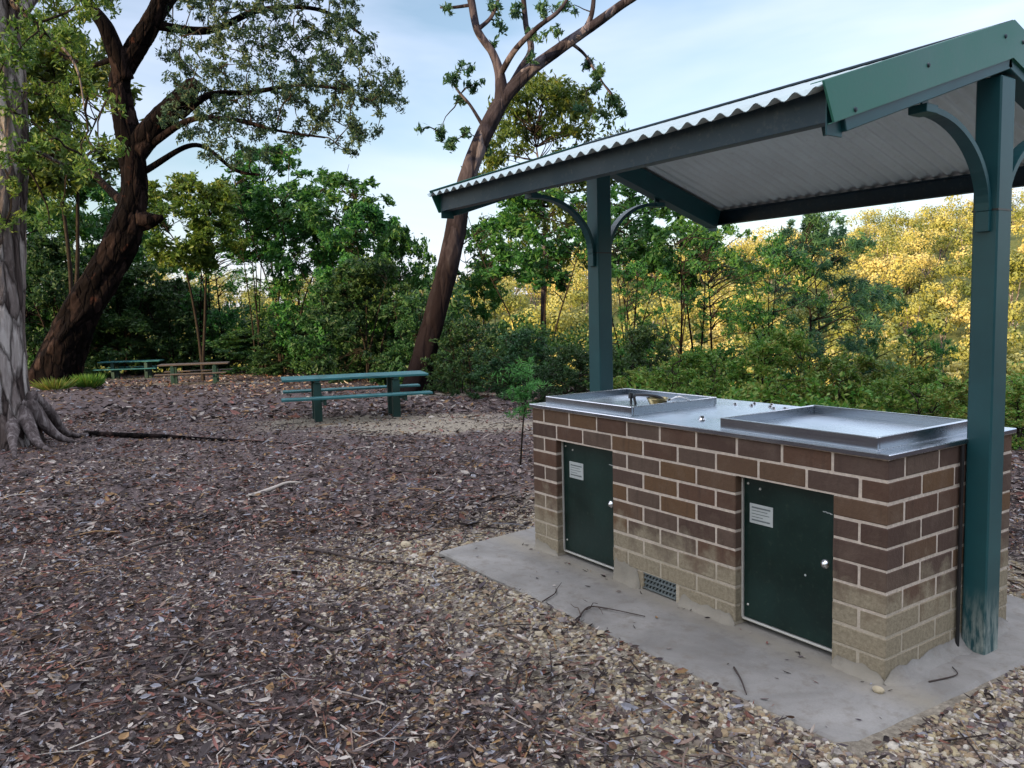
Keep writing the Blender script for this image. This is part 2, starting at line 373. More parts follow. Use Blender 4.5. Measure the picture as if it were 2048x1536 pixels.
M['steel'] = mat_steel(); M['steel_side'] = mat_steel('dark_reflection_steel', .2, (.30, .33, .37)); M['chrome'] = mat_steel('chrome', .1, (.75, .76, .78)); M['brass'] = mat_steel('brass', .3, (.55, .45, .22))  # side steel: dark ground reflection put into its colour
M['post'] = mat_post(); M['frame'] = mat_paint('frame_green_paint', (.003, .024, .038), .45)
M['barge'] = mat_paint('barge_green_paint', (.022, .14, .10), .38, .12, dirt_amt=.15)
M['door'] = mat_paint('door_green_paint', (.002, .017, .014), .33, .4, (.05, .07, .05), .4)
M['sheet_top'] = mat_paint('roof_sheet_top', (.34, .43, .43), .4, .12); M['sheet_under'] = mat_paint('roof_sheet_underside', (.52, .61, .61), .45, .08, (.3, .28, .25), .3)
M['black'] = mat_paint('black_plastic', (.012, .012, .014), .35, .2, (.03, .03, .03), .2)
M['alu'] = mat_paint('pale_aluminium', (.45, .44, .40), .4, .15); M['label'] = mat_paint('grey_label_plate', (.40, .43, .42), .5, .1)
M['ink'] = mat_paint('faded_grey_print', (.12, .14, .14), .7, .2)
M['table_green'] = mat_paint('table_green_paint', (.020, .115, .125), .4, .3, (.12, .18, .16), .3)
M['table_leg'] = mat_paint('table_leg_green', (.006, .036, .030), .5, .3, (.06, .07, .05), .4)
M['table_timber'] = mat_paint('weathered_timber', (.065, .048, .040), .7, .3)
M['bark_dark'] = mat_bark('dark_burnt_bark', [(.25, (.0015, .001, .0014)), (.5, (.005, .0035, .0035)), (.66, (.016, .010, .009)), (.85, (.075, .05, .042))], (5, 5, 1.6), 1.0, (.66, (.035, .014, .010)), ((8, 8, 2.4), .9))
M['bark_pale'] = mat_bark('pale_grey_bark', [(.28, (.028, .021, .02)), (.42, (.095, .074, .068)), (.54, (.185, .155, .145)), (.70, (.40, .365, .345))], (9, 9, 1.1), 1.0, (.64, (.20, .105, .07)), ((13, 13, 2.6), .75))
M['bark_gum'] = mat_bark('smooth_gum_bark', [(.25, (.012, .009, .011)), (.45, (.036, .030, .036)), (.6, (.085, .070, .080)), (.8, (.24, .21, .22))], (5, 5, 1.2), .6, None, ((5, 5, 1.3), .35))
M['bark_twig'] = mat_bark('twig_bark', [(.3, (.014, .011, .009)), (.6, (.034, .027, .022)), (.8, (.085, .07, .06))], (9, 9, 3), .4)
M['leaf_gum'] = mat_leaf('gum_leaves', [(.018, .052, .034), (.038, .09, .052), (.07, .13, .058), (.13, .16, .055)])
M['leaf_olive'] = mat_leaf('olive_leaves', [(.026, .070, .015), (.058, .12, .018), (.11, .165, .022), (.20, .19, .028)])
M['leaf_green'] = mat_leaf('green_leaves', [(.014, .058, .020), (.028, .112, .028), (.060, .17, .028), (.13, .21, .032)])
M['leaf_dark'] = mat_leaf('dark_leaves', [(.010, .036, .014), (.020, .066, .022), (.040, .10, .026), (.085, .14, .028)])
M['leaf_blue'] = mat_leaf('blue_green_leaves', [(.013, .050, .032), (.028, .085, .045), (.058, .13, .048), (.11, .17, .05)])
M['leaf_bright'] = mat_leaf('bright_leaves', [(.024, .075, .016), (.055, .16, .022), (.11, .22, .028), (.20, .22, .04), (.25, .17, .045)])
M['leaf_fresh'] = mat_leaf('fresh_leaves', [(.04, .14, .04), (.09, .26, .06), (.16, .34, .08)])
M['forest'] = mat_leaf('hill_forest_leaves', [(.036, .06, .012), (.095, .11, .020), (.19, .185, .038), (.31, .26, .068), (.41, .315, .11), (.47, .33, .13)], .15, .5, .06, .12, 'tone')

# ------------------------------------------------------------------ ground sheet
def axis_vals(lo, hi, fine_lo, fine_hi, step, grow=1.09):
    v = list(np.arange(fine_lo, fine_hi, step)); s = step; x = v[-1]
    while x < hi: s *= grow; x += s; v.append(x)
    s = step; x = v[0]
    while x > lo: s *= grow; x -= s; v.insert(0, x)
    return np.array(v)
dv = axis_vals(-420, 900, 0.5, 13, .07, 1.045); lv = axis_vals(-700, 700, -6, 6, .08, 1.06)
Dg, Lg = np.meshgrid(dv, lv, indexing='ij'); Xg, Yg = xy(Dg, Lg); Zg = height(Xg, Yg)
inside = (Xg > -2.48) & (Xg < .05) & (Yg > -.40) & (Yg < 1.25); Zg = np.where(inside, np.minimum(Zg, -.06), Zg)
nr, nc = Dg.shape; gi = np.arange(nr * nc).reshape(nr, nc)
gm = MB(); gm.add(np.stack([Xg, Yg, Zg], -1).reshape(-1, 3), np.stack([gi[:-1, :-1], gi[:-1, 1:], gi[1:, 1:], gi[1:, :-1]], -1).reshape(-1, 4)[:, ::-1])
ground = gm.build('ground', M['ground'], smooth_=True); tag(ground, kind='structure')
def blob(x, y, cd, cl, rd, rl):
    d, l = dl(x, y); return np.exp(-(((d - cd) / rd) ** 2 + ((l - cl) / rl) ** 2))
def sand_amt(x, y):
    d, l = dl(x, y); sdist = slab_dist(x, y)
    s = .65 * smooth(.9, .05, sdist) + .7 * smooth(-.9, .4, x) * smooth(4, 1, sdist) + .34 * smooth(2.0, .5, sdist)
    s = s + 1.0 * blob(x, y, 13.6, -2.2, 1.0, 2.6) + .9 * blob(x, y, 12.0, -.6, .8, 2.4) + .8 * blob(x, y, 27, -10.5, 1.5, 4) + .8 * blob(x, y, 34, -15, 1.6, 4)
    s = s + .9 * blob(x, y, 19.3, -1.0, .5, 3.5) + .45 * blob(x, y, 6.3, .35, 1.8, .5) + .35 * blob(x, y, 9.5, -4.5, .4, 2.8)
    return s
sa = ground.data.attributes.new('sand', 'FLOAT', 'POINT'); sa.data.foreach_set('value', np.clip(sand_amt(Xg, Yg), 0, 1.2).ravel().astype(np.float32))
ga = ground.data.attributes.new('green', 'FLOAT', 'POINT')
E_ = 21.5 + 19 * smooth(-2.5, -9, Lg) - 12 * smooth(1.5, 5, Lg)
ga.data.foreach_set('value', np.clip(smooth(0, 2.5, Dg - E_) + smooth(-20, -50, Dg), 0, 1).ravel().astype(np.float32))

# ------------------------------------------------------------------ concrete slab
sm = MB(); P = np.array(SLAB)
dense = []
for i in range(len(P)):
    a, b = P[i], P[(i + 1) % len(P)]; k = max(2, int(np.linalg.norm(b - a) / .06))
    for j in range(k):
        p = a + (b - a) * j / k; nrm = np.array([(b - a)[1], -(b - a)[0]]) / np.linalg.norm(b - a)
        dense.append(p + nrm * fbm(np.array([p[0] * 5]), np.array([p[1] * 5]), 4, 3)[0] * .010)
dense = np.array(dense); k = len(dense); cen = dense.mean(0)
inner = cen + (dense - cen) * .988
V = np.vstack([np.c_[dense, np.full(k, -.12)], np.c_[dense, np.full(k, -.012)], np.c_[inner, np.full(k, 0.0)], [[*cen, 0.0]]])
i = np.arange(k); j = (i + 1) % k
sm.add(V, np.stack([i, j, k + j, k + i], 1)); n0 = 0
sm.q.append((np.stack([k + i, k + j, 2 * k + j, 2 * k + i], 1), 0)); sm.q.append((np.stack([2 * k + i, 2 * k + j, np.full(k, 3 * k)], 1), 0))
tag(sm.build('concrete_slab', M['concrete']), 'worn grey concrete slab under the brick barbecue', 'slab')

# ------------------------------------------------------------------ barbecue
bbq = tag(empty('barbecue'), 'brick barbecue with stainless steel top and two dark green doors', 'barbecue')
BL, BW = 2.27, .95
OPEN = [(-2.04, -1.55), (-.72, -.23)]
bk = MB(); jit = np.random.default_rng(3)
def brick(x0, x1, y0, y1, z0, front=False, course=1):
    if x1 - x0 < .025 or y1 - y0 < .025: return
    if front and course >= 3:
        for a, b in OPEN:
            if x0 < b and x1 > a:
                brick(x0, min(x1, a), y0, y1, z0); brick(max(x0, b), x1, y0, y1, z0); return
    j = jit.uniform(-.0012, .0012, 6)
    bk.box(x0 + j[0], x1 + j[1], y0 + j[2] , y1 + j[3], z0 + j[4], z0 + .076 + j[5], .004)
for c in range(1, 11):
    z0 = .86 - .076 - .086 * (c - 1) + (.004 if c == 10 else 0)
    odd = c % 2 == 1
    x = 0 if odd else -.12
    while x > -BL + .02:                                   # front and back walls
        xe = max(x - .23, -BL)
        if c == 10 and -1.33 < (x + xe) / 2 < -1.08: x -= .24; continue
        brick(xe, x, 0, .11, z0, True, c); brick(xe, x, BW - .11, BW, z0); x -= .24
    y0 = .12 if odd else 0
    yb = BW - .11
    y = y0
    while y < BW - .02:
        ye = min(y + .23, BW)
        if odd and y >= yb - .01: break
        if odd: ye = min(ye, yb - .01)
        if not odd and y > BW - .12 - .01: pass
        if odd or y == 0 or True:
            if not odd and ye > BW - .005: ye = BW
            if y < yb - .02 or not odd: brick(-.11, 0, y, ye, z0) if (odd or y == 0 or y < BW - .12) else None
            lx = -BL
            if y0 > 0 or y > .0: brick(lx, lx + .11, max(y, .12), ye if odd else min(ye, yb - .01), z0)
        y += .24
bk.build('brickwork', M['brick'], bbq)
mo = MB()
segs = [(-BL, OPEN[0][0]), (OPEN[0][1], OPEN[1][0]), (OPEN[1][1], 0)]
e = .003
mo.box(-BL + e, -e, e, .11 - e, .690, .86)
for a, b in segs:
    if a < -1.3 < b: mo.box(a + e, -1.33, e, .11 - e, -.01, .0918); mo.box(-1.09, b - e, e, .11 - e, -.01, .0918); mo.box(a + e, b - e, e, .11 - e, .092, .6898); mo.box(-1.3298, -1.0902, .05, .1, -.01, .0915)
    else: mo.box(a + e, b - e, e, .11 - e, -.01, .6898)
mo.box(-.11 + e, -e, .11 - e + .0005, BW - e, -.01, .859); mo.box(-BL + e, -BL + .11 - e, .11 - e + .0005, BW - e, -.01, .859)
mo.box(-BL + .11, -.11, BW - .11 + e, BW - e, -.01, .859)
mo.build('mortar', M['mortar'], bbq)
# rough render fillet along the foot of the walls
def fillet(a, b, nrm, w, h, seed):
    fl = MB(); a = np.array(a, float); b = np.array(b, float); n = int(np.linalg.norm(b - a) / .012) + 3; nrm = np.array(nrm, float); rows = []
    for i in range(n):
        p = a + (b - a) * i / (n - 1); t = i / (n - 1); ed = min(1, min(t, 1 - t) * 12); q = fbm(np.array([i * .09]), np.array([seed * 3.1]), seed, 4)[0]; q2 = fbm(np.array([i * .12]), np.array([seed * 7.7]), seed, 4)[0]
        ww = w * (1 + .9 * q) * (.25 + .75 * ed); hh = h * (1 + .9 * q2) * (.2 + .8 * ed)
        for u in np.linspace(0, 1, 8):
            o = .0 if u == 0 else -.002 + ww * u ** 1.6 + .002; z = hh * (1 - u) ** 1.5 - (.006 if u == 1 else 0); bmp = fbm(np.array([i * .3 + u * 2]), np.array([u * 5.]), seed, 2)[0] * .006
            rows.append([*(p + nrm * (o + .002)), z + bmp * (0 < u < 1)])
    V = np.array(rows).reshape(-1, 3); g = np.arange(n * 8).reshape(n, 8)
    fl.add(V, np.stack([g[:-1, :-1], g[:-1, 1:], g[1:, 1:], g[1:, :-1]], -1).reshape(-1, 4)); fl.build('render_fillet', M['concrete'], bbq, True)
fillet((-1.55, 0), (-1.34, 0), (0, -1), .035, .085, 1); fillet((-1.07, 0), (-.72, 0), (0, -1), .03, .045, 2); fillet((-.225, 0), (.0, 0), (0, -1), .035, .04, 3)
fillet((-2.27, 0), (-2.035, 0), (0, -1), .02, .05, 5); fillet((0, -.01), (0, .96), (1, 0), .055, .055, 4)
# vent grille
vg = MB(); vg.box(-1.325, -1.095, .03, .04, .008, .09, 0, 1)
for zz in (.012, .038, .064, .088): vg.box(-1.325, -1.095, .004, .022, zz - .003, zz + .003)
for r_ in range(3):
    for q in range(10):
        x0 = -1.32 + q * .0235 + (r_ % 2) * .006; vg.bar((x0, .013, .014 + r_ * .025), (x0 + .014, .013, .036 + r_ * .025), .004, .01)
vg.build('vent_grille', [M['ink'], M['black']], bbq)
# doors
for di, (a, b) in enumerate(OPEN):
    d = MB(); yd = .045
    d.box(a + .012, b - .006, yd, yd + .006, .038, .682, .002)
    d.box(a + .012, b - .006, yd + .006, yd + .02, .04, .06, 0); d.box(a + .012, b - .006, yd + .006, yd + .02, .66, .68, 0)
    door = d.build('door', M['door'], bbq)
    tag(door, 'dark green door farther from the front post' if di == 0 else 'dark green door with scuffed paint nearer the front post')
    s_ = MB(); s_.box(a + .002, b - .002, yd - .004, yd + .012, .024, .034, .002); s_.box(a + .001, a + .009, yd - .006, yd + .01, .034, .684, .001); s_.build('door_channel', M['alu'], bbq)
    ib = MB(); ib.box(a, b, .108, .112, .0, .69); ib.build('door_backing', M['black'], bbq)
    k = MB(); kx = b - .062; kz = .385
    k.lathe([(0, .016), (.010, .016), (.011, .010), (.018, .008), (.020, 0)], (kx, yd, kz), (0, -1, 0), 24); k.box(kx - .002, kx + .002, yd - .0185, yd - .016, kz - .006, kz + .006)
    k.build('lock', M['chrome'], door, True)
    l_ = MB(); lx = a + (.07 if di == 0 else .045); lz = .525; lw, lh = (.125, .095) if di == 0 else (.125, .088)
    l_.box(lx, lx + lw, yd - .003, yd - .0005, lz - lh / 2, lz + lh / 2, .001)
    for q in range(5):
        ww = (.10, .085, .095, .06, .098)[q]; hh = .0035 if q in (0, 4) else .0016
        l_.box(lx + .012, lx + .012 + ww, yd - .0036, yd - .0029, lz + .028 - q * .014 - hh, lz + .028 - q * .014 + hh, 0, 1)
    l_.build('label_plate', [M['label'], M['ink']], door)
    for bx, bz in ((a + .035, .655), (a + .035, .10), (a + .10, .64)): bo = MB(); bo.lathe([(0, .004), (.004, .004), (.006, 0)], (bx, yd, bz), (0, -1, 0), 10); bo.build('bolt', M['alu'], door)
    sc_ = MB()                                             # scratched paint near the top corner
    for q in range(5):
        x0 = b - .075 + q * .0085; zz = .60 - q * .001 + (q % 2) * .002; sc_.box(x0, x0 + .0095, yd - .0016, yd - .0004, zz, zz + random.uniform(.0025, .0045))
    sc_.build('scratch', M['label'], door)
    if di: sc_ = MB(); sc_.lathe([(0, .001), (.005, .001), (.0052, 0)], (b - .156, yd - .0004, .314), (0, -1, 0), 9); sc_.build('paint_chip', M['label'], door)
# steel top
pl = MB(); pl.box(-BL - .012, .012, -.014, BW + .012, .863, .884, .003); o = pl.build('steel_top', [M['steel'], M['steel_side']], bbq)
for p_ in o.data.polygons: p_.material_index = 1 if abs(p_.normal.z) < .3 else 0  # upright plate edges get the steel with the reflection painted in
def hob(x0, x1, y0, y1, name, hz):
    h = MB(); z0, z1, t = .8845, hz, .016
    h.box(x0, x1, y0, y0 + t, z0, z1, .003); h.box(x0, x1, y1 - t, y1, z0, z1, .003)
    h.box(x0, x0 + t, y0 + t + .0005, y1 - t - .0005, z0, z1, .003); h.box(x1 - t, x1, y0 + t + .0005, y1 - t - .0005, z0, z1, .003)
    h.box(x0 + t + .0005, x1 - t - .0005, y0 + t + .0005, y1 - t - .0005, z0, z0 + .010)
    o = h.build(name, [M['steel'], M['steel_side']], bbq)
    for p_ in o.data.polygons: p_.material_index = 1 if abs(p_.normal.z) < .3 else 0  # upright rim faces darkened by colour to stand in for ground reflection
    return o
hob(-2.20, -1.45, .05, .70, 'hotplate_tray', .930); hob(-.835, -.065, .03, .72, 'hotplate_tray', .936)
hd = MB()
hd.tube(spline([(-1.73, .34, .896), (-1.74, .34, .94), (-1.70, .34, .952), (-1.60, .37, .95), (-1.54, .38, .93), (-1.52, .38, .896)], 20), .008, 8)
hd.lathe([(0, .03), (.014, .03), (.016, 0), (.0, 0)], (-1.79, .36, .925), (0, 0, 1), 14, 0); hd.lathe([(.007, 0), (.007, .04)], (-1.79, .36, .893), (0, 0, 1), 10, 0)
hd.lathe([(0, .004), (.040, .004), (.058, .045), (.062, .05), (.055, .046), (.036, .012), (0, .010)], (-1.575, .36, .8945), (0, 0, 1), 22, 1)
hd.tube(spline([(-1.53, .40, .93), (-1.46, .42, .955), (-1.42, .46, .93)], 10), .006, 8, 2)
hd.build('drain_handle', [M['black'], M['brass'], M['chrome']], bbq, True)
for q in range(10):
    bs = MB()
    if q == 9: bs.lathe([(0, .02), (.012, .018), (.016, .006), (.02, 0)], (-1.10, .20, .884), (0, 0, 1), 14)
    else: bs.lathe([(0, .012), (.010, .010), (.014, 0)], (-1.38 + q * .05 + random.uniform(-.01, .01), .80 + random.uniform(-.03, .10), .884), (0, 0, 1), 10)
    bs.build('stud' if q < 9 else 'button', M['chrome'], bbq, True)
cd = MB(); cd.tube([(.012, .505, 0), (.012, .505, .86)], .0075, 8); cd.build('black_rod', M['black'], bbq)  # thin black rod up the end wall beside the post

# ------------------------------------------------------------------ shelter
YC = .605; HW = 1.167; ZR = 2.490; ZE = 2.112; XN, XF = .110, -2.40
sh = tag(empty('shelter'), 'green steel shelter with corrugated gable roof over the barbecue', 'shelter')
SLP = (ZR - ZE) / HW
def rz_(y): return ZR - SLP * abs(y - YC)
for nm, x0, x1 in (('post', .003, .100), ('post', -2.395, -2.283)):
    p = MB(); p.box(x0, x1, YC - .056, YC + .056, -.03, 2.30, .006)
    po = p.build(nm, M['post'], sh)
    q = MB(); q.box(x0 - .0015, x1 + .0015, YC - .0575, YC + .0575, 1.79, 1.797); q.build('strap', M['black'], po)
def sheet(sign, off, name, mat):
    n = int((XN - XF + .02) / .0095); xs = np.linspace(XF - .005, XN - .006, n); s = MB(); t = np.linspace(0, HW + .03, 14)
    zc = .010 * np.sin(xs * 2 * pi / .076)
    ny = YC + sign * t[None, :] * np.ones((n, 1)); nz = ZR - .004 - SLP * t[None, :] + zc[:, None] + off; nx = xs[:, None] * np.ones((1, 14))
    g = np.arange(n * 14).reshape(n, 14); Q = np.stack([g[:-1, :-1], g[:-1, 1:], g[1:, 1:], g[1:, :-1]], -1).reshape(-1, 4)
    s.add(np.stack([nx, ny, nz], -1).reshape(-1, 3), Q); return s.build(name, mat, sh, True)
for sg in (-1, 1):
    sheet(sg, 0, 'roof_sheet', M['sheet_top']); sheet(sg, -.0022, 'roof_lining', M['sheet_under'])
f = MB()
for sg in (-1, 1):                                        # ridge capping, two lapped wings
    a = np.array([XF - .01, YC, ZR + .012]); w = .11
    V = []
    for x in (XF - .012, XN - .004):
        for dy, dz in ((0, .018), (w, .018 - SLP * w), (w, .010 - SLP * w), (0, .008)): V.append((x, YC + sg * dy, ZR + dz))
    Q = [(0, 1, 5, 4), (1, 2, 6, 5), (2, 3, 7, 6), (3, 0, 4, 7), (0, 3, 2, 1), (4, 5, 6, 7)]; f.add(V, Q)
f.build('ridge_cap', M['frame'], sh)
for nm, yy in (('eave_beam', YC - HW + .045), ('eave_beam', YC + HW - .045)):
    b = MB(); zt = rz_(yy) - .018; sg = 1 if yy < YC else -1
    b.box(XF + .03, XN - .03, yy - .003, yy + .003, zt - .098, zt, .001)
    b.box(XF + .03, XN - .03, *(sorted((yy + sg * .0032, yy + sg * .045))), zt - .098, zt - .094); b.box(XF + .03, XN - .03, *(sorted((yy + sg * .0032, yy + sg * .045))), zt - .004, zt)
    b.build(nm, M['frame'], sh)
b = MB(); b.box(XF + .13, XN - .125, YC - .025, YC + .025, ZR - .15, ZR - .035, .003); b.build('ridge_beam', M['frame'], sh)
for x in (.0595, -2.338):                                  # gable rafters
    for sg in (-1, 1):
        b = MB(); b.bar((x, YC + sg * .001, ZR - .098 - SLP * .001), (x, YC + sg * (HW - .10), ZR - .098 - SLP * (HW - .10)), .088, .125, (0, 0, 1), 0, .003); b.build('rafter', M['post'], sh)
def barge(xc, sg, name):
    s = MB(); drop = .135; nx = .004
    yo = HW + .015
    pts = [(0, 0.016), (yo, .016 - SLP * yo), (yo - .03, .016 - SLP * yo - .10), (yo - .035, .016 - SLP * (yo - .035) - drop - .0), (0, .016 - drop - .012)]
    pts = [(0, .016), (yo, .016 - SLP * yo), (yo - .055, .016 - SLP * (yo - .055) - drop), (0, .016 - drop - .006)]
    V = [(xc + dx, YC + sg * y, ZR + z) for dx in (-nx, nx) for y, z in pts]
    Q = [(0, 1, 2, 3), (7, 6, 5, 4)] + [(k, (k + 4), (k + 1) % 4 + 4, (k + 1) % 4) for k in range(4)]; s.add(V, Q)
    # folded lower lip and top flange
    d_in = -1 if xc > -1 else 1
    for (ya, za, yb, zb, wdt) in ((0.0, .016 - drop - .006, yo - .055, .016 - SLP * (yo - .055) - drop, .020), (0.0, .018, yo, .018 - SLP * yo, .045)):
        xa, xb = sorted((xc + d_in * nx * 1.02, xc + d_in * wdt))
        V = [(x, YC + sg * y, ZR + z + o) for o in (-.003, 0) for x in (xa, xb) for y, z in ((ya, za), (yb, zb))]
        s.add(V, [(0, 1, 3, 2), (4, 6, 7, 5), (0, 4, 5, 1), (2, 3, 7, 6), (0, 2, 6, 4), (1, 5, 7, 3)])
    o = s.build(name, M['barge'], sh)
    for y, dz in ((.07, -.05), (.60, -.06), (1.02, -.12)): r = MB(); r.lathe([(0, .006), (.006, .005), (.009, 0)], (xc - d_in * nx, YC + sg * y, ZR - SLP * y + dz + .016), (-d_in, 0, 0), 10); r.build('rivet', M['frame'], o)
for sg in (-1, 1): barge(XN, sg, 'barge_board'); barge(XF - .004, sg, 'barge_board')
# end plates closing the eave beams
for x in (XN - .026, XF + .026):
    for sg in (-1, 1):
        yy = YC + sg * (HW - .045); b = MB(); b.box(x - .003, x + .003, *sorted((yy - sg * .075, yy + sg * .006)), rz_(yy) - .155, rz_(yy) - .014, .001); b.build('end_plate', M['post'], sh)
def brace(xc, sg):
    b = MB(); cy, cz = .50, 1.79; ry, rzz = .44, .345; n = 18
    yb = YC + sg * .056
    prev = None; w = .052; th = .022
    ang = np.linspace(0, pi / 2, n); V = []
    for a_ in ang:
        yy = (ry - ry * cos(a_)); zz = cz + rzz * sin(a_)
        ny, nz_ = cos(a_), -sin(a_)       # outward from arc centre side
        for o in (0, th):
            for dx in (-w / 2, w / 2): V.append((xc + dx, yb + sg * (yy + ny * o), zz + nz_ * o))
    g = np.arange(n * 4).reshape(n, 4); Q = []
    for a_, c_ in ((0, 1), (1, 3), (3, 2), (2, 0)): Q.append(np.stack([g[:-1, a_], g[:-1, c_], g[1:, c_], g[1:, a_]], 1))
    Q = np.concatenate(Q); Q = np.vstack([Q, [g[0, [0, 2, 3, 1]], g[-1, [0, 1, 3, 2]]]]); b.add(V, Q)
    b.box(xc - w / 2, xc + w / 2, *sorted((yb, yb + sg * .020)), cz - .08, cz - .001, .002)
    yt = yb + sg * ry; b.box(xc - .035, xc + .035, *sorted((yt - sg * .02, yt + sg * .055)), cz + rzz - .026, cz + rzz + .004, .002)
    b.box(xc - .004, xc + .004, *sorted((yt - sg * .01, yt + sg * .03)), cz + rzz + .0045, rz_(yt) - .10)
    b.build('curved_brace', M['post'], sh)
for x in (.050, -2.338):
    for sg in (-1, 1): brace(x, sg)

# ------------------------------------------------------------------ picnic tables
def picnic_table(L=2.45, top_mat='table_green'):
    t = empty('picnic_table')
    p = MB()
    for k in range(4): p.box(-L / 2, L / 2, -.365 + k * .185, -.365 + k * .185 + .178, .70, .742, .006)
    p.build('table_top', M[top_mat], t)
    for s in (-1, 1):
        b = MB(); xs = s * .03
        for k in range(2): b.box(-L / 2 + xs, L / 2 + xs, s * .72 - .125 + k * .128, s * .72 - .003 + k * .128, .425, .462, .006)
        b.build('seat', M[top_mat], t)
    for sx in (-1, 1):
        for sy in (-1, 1):
            b = MB(); b.box(sx * .66 - .065, sx * .66 + .065, sy * .27 - .065, sy * .27 + .065, -.12, .655, .008); b.build('leg', M['table_leg'], t)
        b = MB(); b.box(sx * .66 - .04, sx * .66 + .04, -.355, .355, .656, .699, .005); b.build('top_bearer', M['table_leg'], t)
        b = MB(); b.box(sx * .66 + .066, sx * .66 + .110, -.80, .80, .33, .4245, .005); b.build('seat_bearer', M['table_leg'], t)
    return t
def orient(o, d, l, rot, dz=0):
    x, y = xy(d, l); o.location = (x, y, gz(x, y) + dz); o.rotation_euler = (0, 0, math.atan2(R2[1], R2[0]) + rot)
t1 = tag(picnic_table(), 'nearest green picnic table on a sandy patch before the leaning gum', 'picnic table', 'picnic tables in the clearing'); orient(t1, 14.0, -2.72, radians(17))
t2 = tag(picnic_table(2.2, 'table_timber'), 'picnic table with brown weathered timber top, the middle of three', 'picnic table', 'picnic tables in the clearing'); orient(t2, 27.2, -10.65, radians(14), -.06)
t3 = copy_thing(t1); tag(t3, 'farthest green picnic table, beside the big dark leaning tree', 'picnic table', 'picnic tables in the clearing'); orient(t3, 34.0, -15.95, radians(8))

# ------------------------------------------------------------------ tree tools
def rough_tube(mb, P, r, n=20, amp=.10, freq=3.0, seed=1, flare=None, mi=0, ridges=0, fine=0):
    m = len(P); ang = np.arange(n) * 2 * pi / n; wob = []
    s = np.concatenate([[0], np.cumsum(np.linalg.norm(np.diff(P, axis=0), axis=1))])
    for i in range(m):
        w = 1 + amp * 2 * fbm(np.cos(ang) * freq * .5 + 10 + seed, np.sin(ang) * freq * .5 + s[i] * freq * .35, seed, 4)
        if ridges: w = w + ridges * np.abs(noise2(ang * 3.2 + s[i] * .25, s[i] * .35 + np.zeros(n), seed + 5))
        if fine: w = w + fine * np.maximum(0, .25 - np.abs(fbm(np.cos(ang) * 4.5 + 40 + seed, np.sin(ang) * 4.5 + s[i] * 2.2, seed + 9, 4))) * 4 - fine
        if flare and s[i] < flare[0]:
            k = (1 - s[i] / flare[0]) ** 2; w = w + k * flare[1] * (1 + .9 * np.sin(ang * flare[2] + seed) * 1.0) 
        wob.append(w * (.84 if ridges else .96))
    mb.tube(P, r, n, mi, True, wob)
def twig(mb, a, b, r0, r1, seed, mi=0, n=5, sag=.1, k=7):
    a = np.array(a, float); b = np.array(b, float); L = np.linalg.norm(b - a); g = np.random.default_rng(seed)
    mids = [a + (b - a) * t + g.normal(0, L * sag * .6, 3) + np.array([0, 0, L * sag * .5]) for t in (.33, .66)]
    P = spline([a, *mids, b], k); mb.tube(P, np.linspace(r0, r1, k), n, mi, False); return P
def leaf_cloud(mb, c, R, n, g, size=(.13, .03), mi=1, hang=.6, flat=.8, clumps=6):
    "leaves in small clumps inside a sphere of radius R round c"
    cc = unit(g.normal(size=(clumps, 3))) * (g.random((clumps, 1)) ** .5) * R * .85; cc[:, 2] *= flat
    k = g.integers(0, clumps, n); P = c + cc[k] + g.normal(size=(n, 3)) * R * .15
    A = unit(g.normal(size=(n, 3)) + np.array([0, 0, -hang])); W = unit(np.cross(A, g.normal(size=(n, 3))))
    s = g.uniform(.65, 1.35, n); mb.leaves(P, A, W, size[0] * s, size[1] * s, mi, .12)
    return c + cc
def tree_from(name, label, base, limbs, clusters, barks, leaf, seed, leafn=170, leafsize=(.13, .03), cat='tree', flare=(2.0, .5, 5), group=None, sides=22, twig_r=.018, ridges=0, clumps=6, fine=.03):
    """limbs: list of (points with radius) in world space; clusters: (centre, radius, density)"""
    base = np.array(base, float); t = tag(empty(name, base), label, cat, group); g = np.random.default_rng(seed)
    tm = MB(); nodes = []
    for li, (P, r) in enumerate(limbs):
        P = np.array(P, float) - base; k = max(14, len(P) * (9 if li else 22)); Q = spline(np.c_[P, np.array(r)], k)
        rough_tube(tm, Q[:, :3], Q[:, 3], sides if li == 0 else (20 if li < 3 else 10), .09, 3.0, seed + li, flare if li == 0 else None, 0, ridges if li == 0 else 0, fine if li < 3 else 0)
        nodes += [(q[:3], q[3]) for q in (Q[len(Q) // 3:] if li == 0 else Q[2:])]
    tm.build('trunk', M[barks], t, True)
    N = np.array([q[0] for q in nodes]); cm = MB()
    order = sorted(range(len(clusters)), key=lambda i: np.min(np.linalg.norm(N - (np.array(clusters[i][0]) - base), axis=1)))
    for ci in order:
        c, R, den = clusters[ci]; c = np.array(c, float) - base; dist = np.linalg.norm(N - c, axis=1); j = int(np.argmin(dist))
        P = twig(cm, N[j], c, twig_r * (.6 + .5 * min(1, dist[j])), .006, seed * 1000 + ci, 0, 5, .12); N = np.vstack([N, P[2:]])
        cc = leaf_cloud(cm, c, R, int(leafn * den), g, leafsize, 1, .6, .75, clumps)
        for q in cc[:4]: twig(cm, c, q, .007, .003, int(g.integers(1e9)), 0, 3, .1, 4)
    if clusters: cm.build('crown', [M['bark_twig'], M[leaf]], t)
    return t
def pxl(pts, D, dd=0.0):
    "polyline of (px, py, radius px[, extra depth]) to world points and radii"
    P, r = [], []
    for q in pts:
        z = D + (q[3] if len(q) > 3 else 0); P.append(at(q[0], q[1], z)); r.append(q[2] * z / FPX)
    return P, r
gt = np.random.default_rng(11)

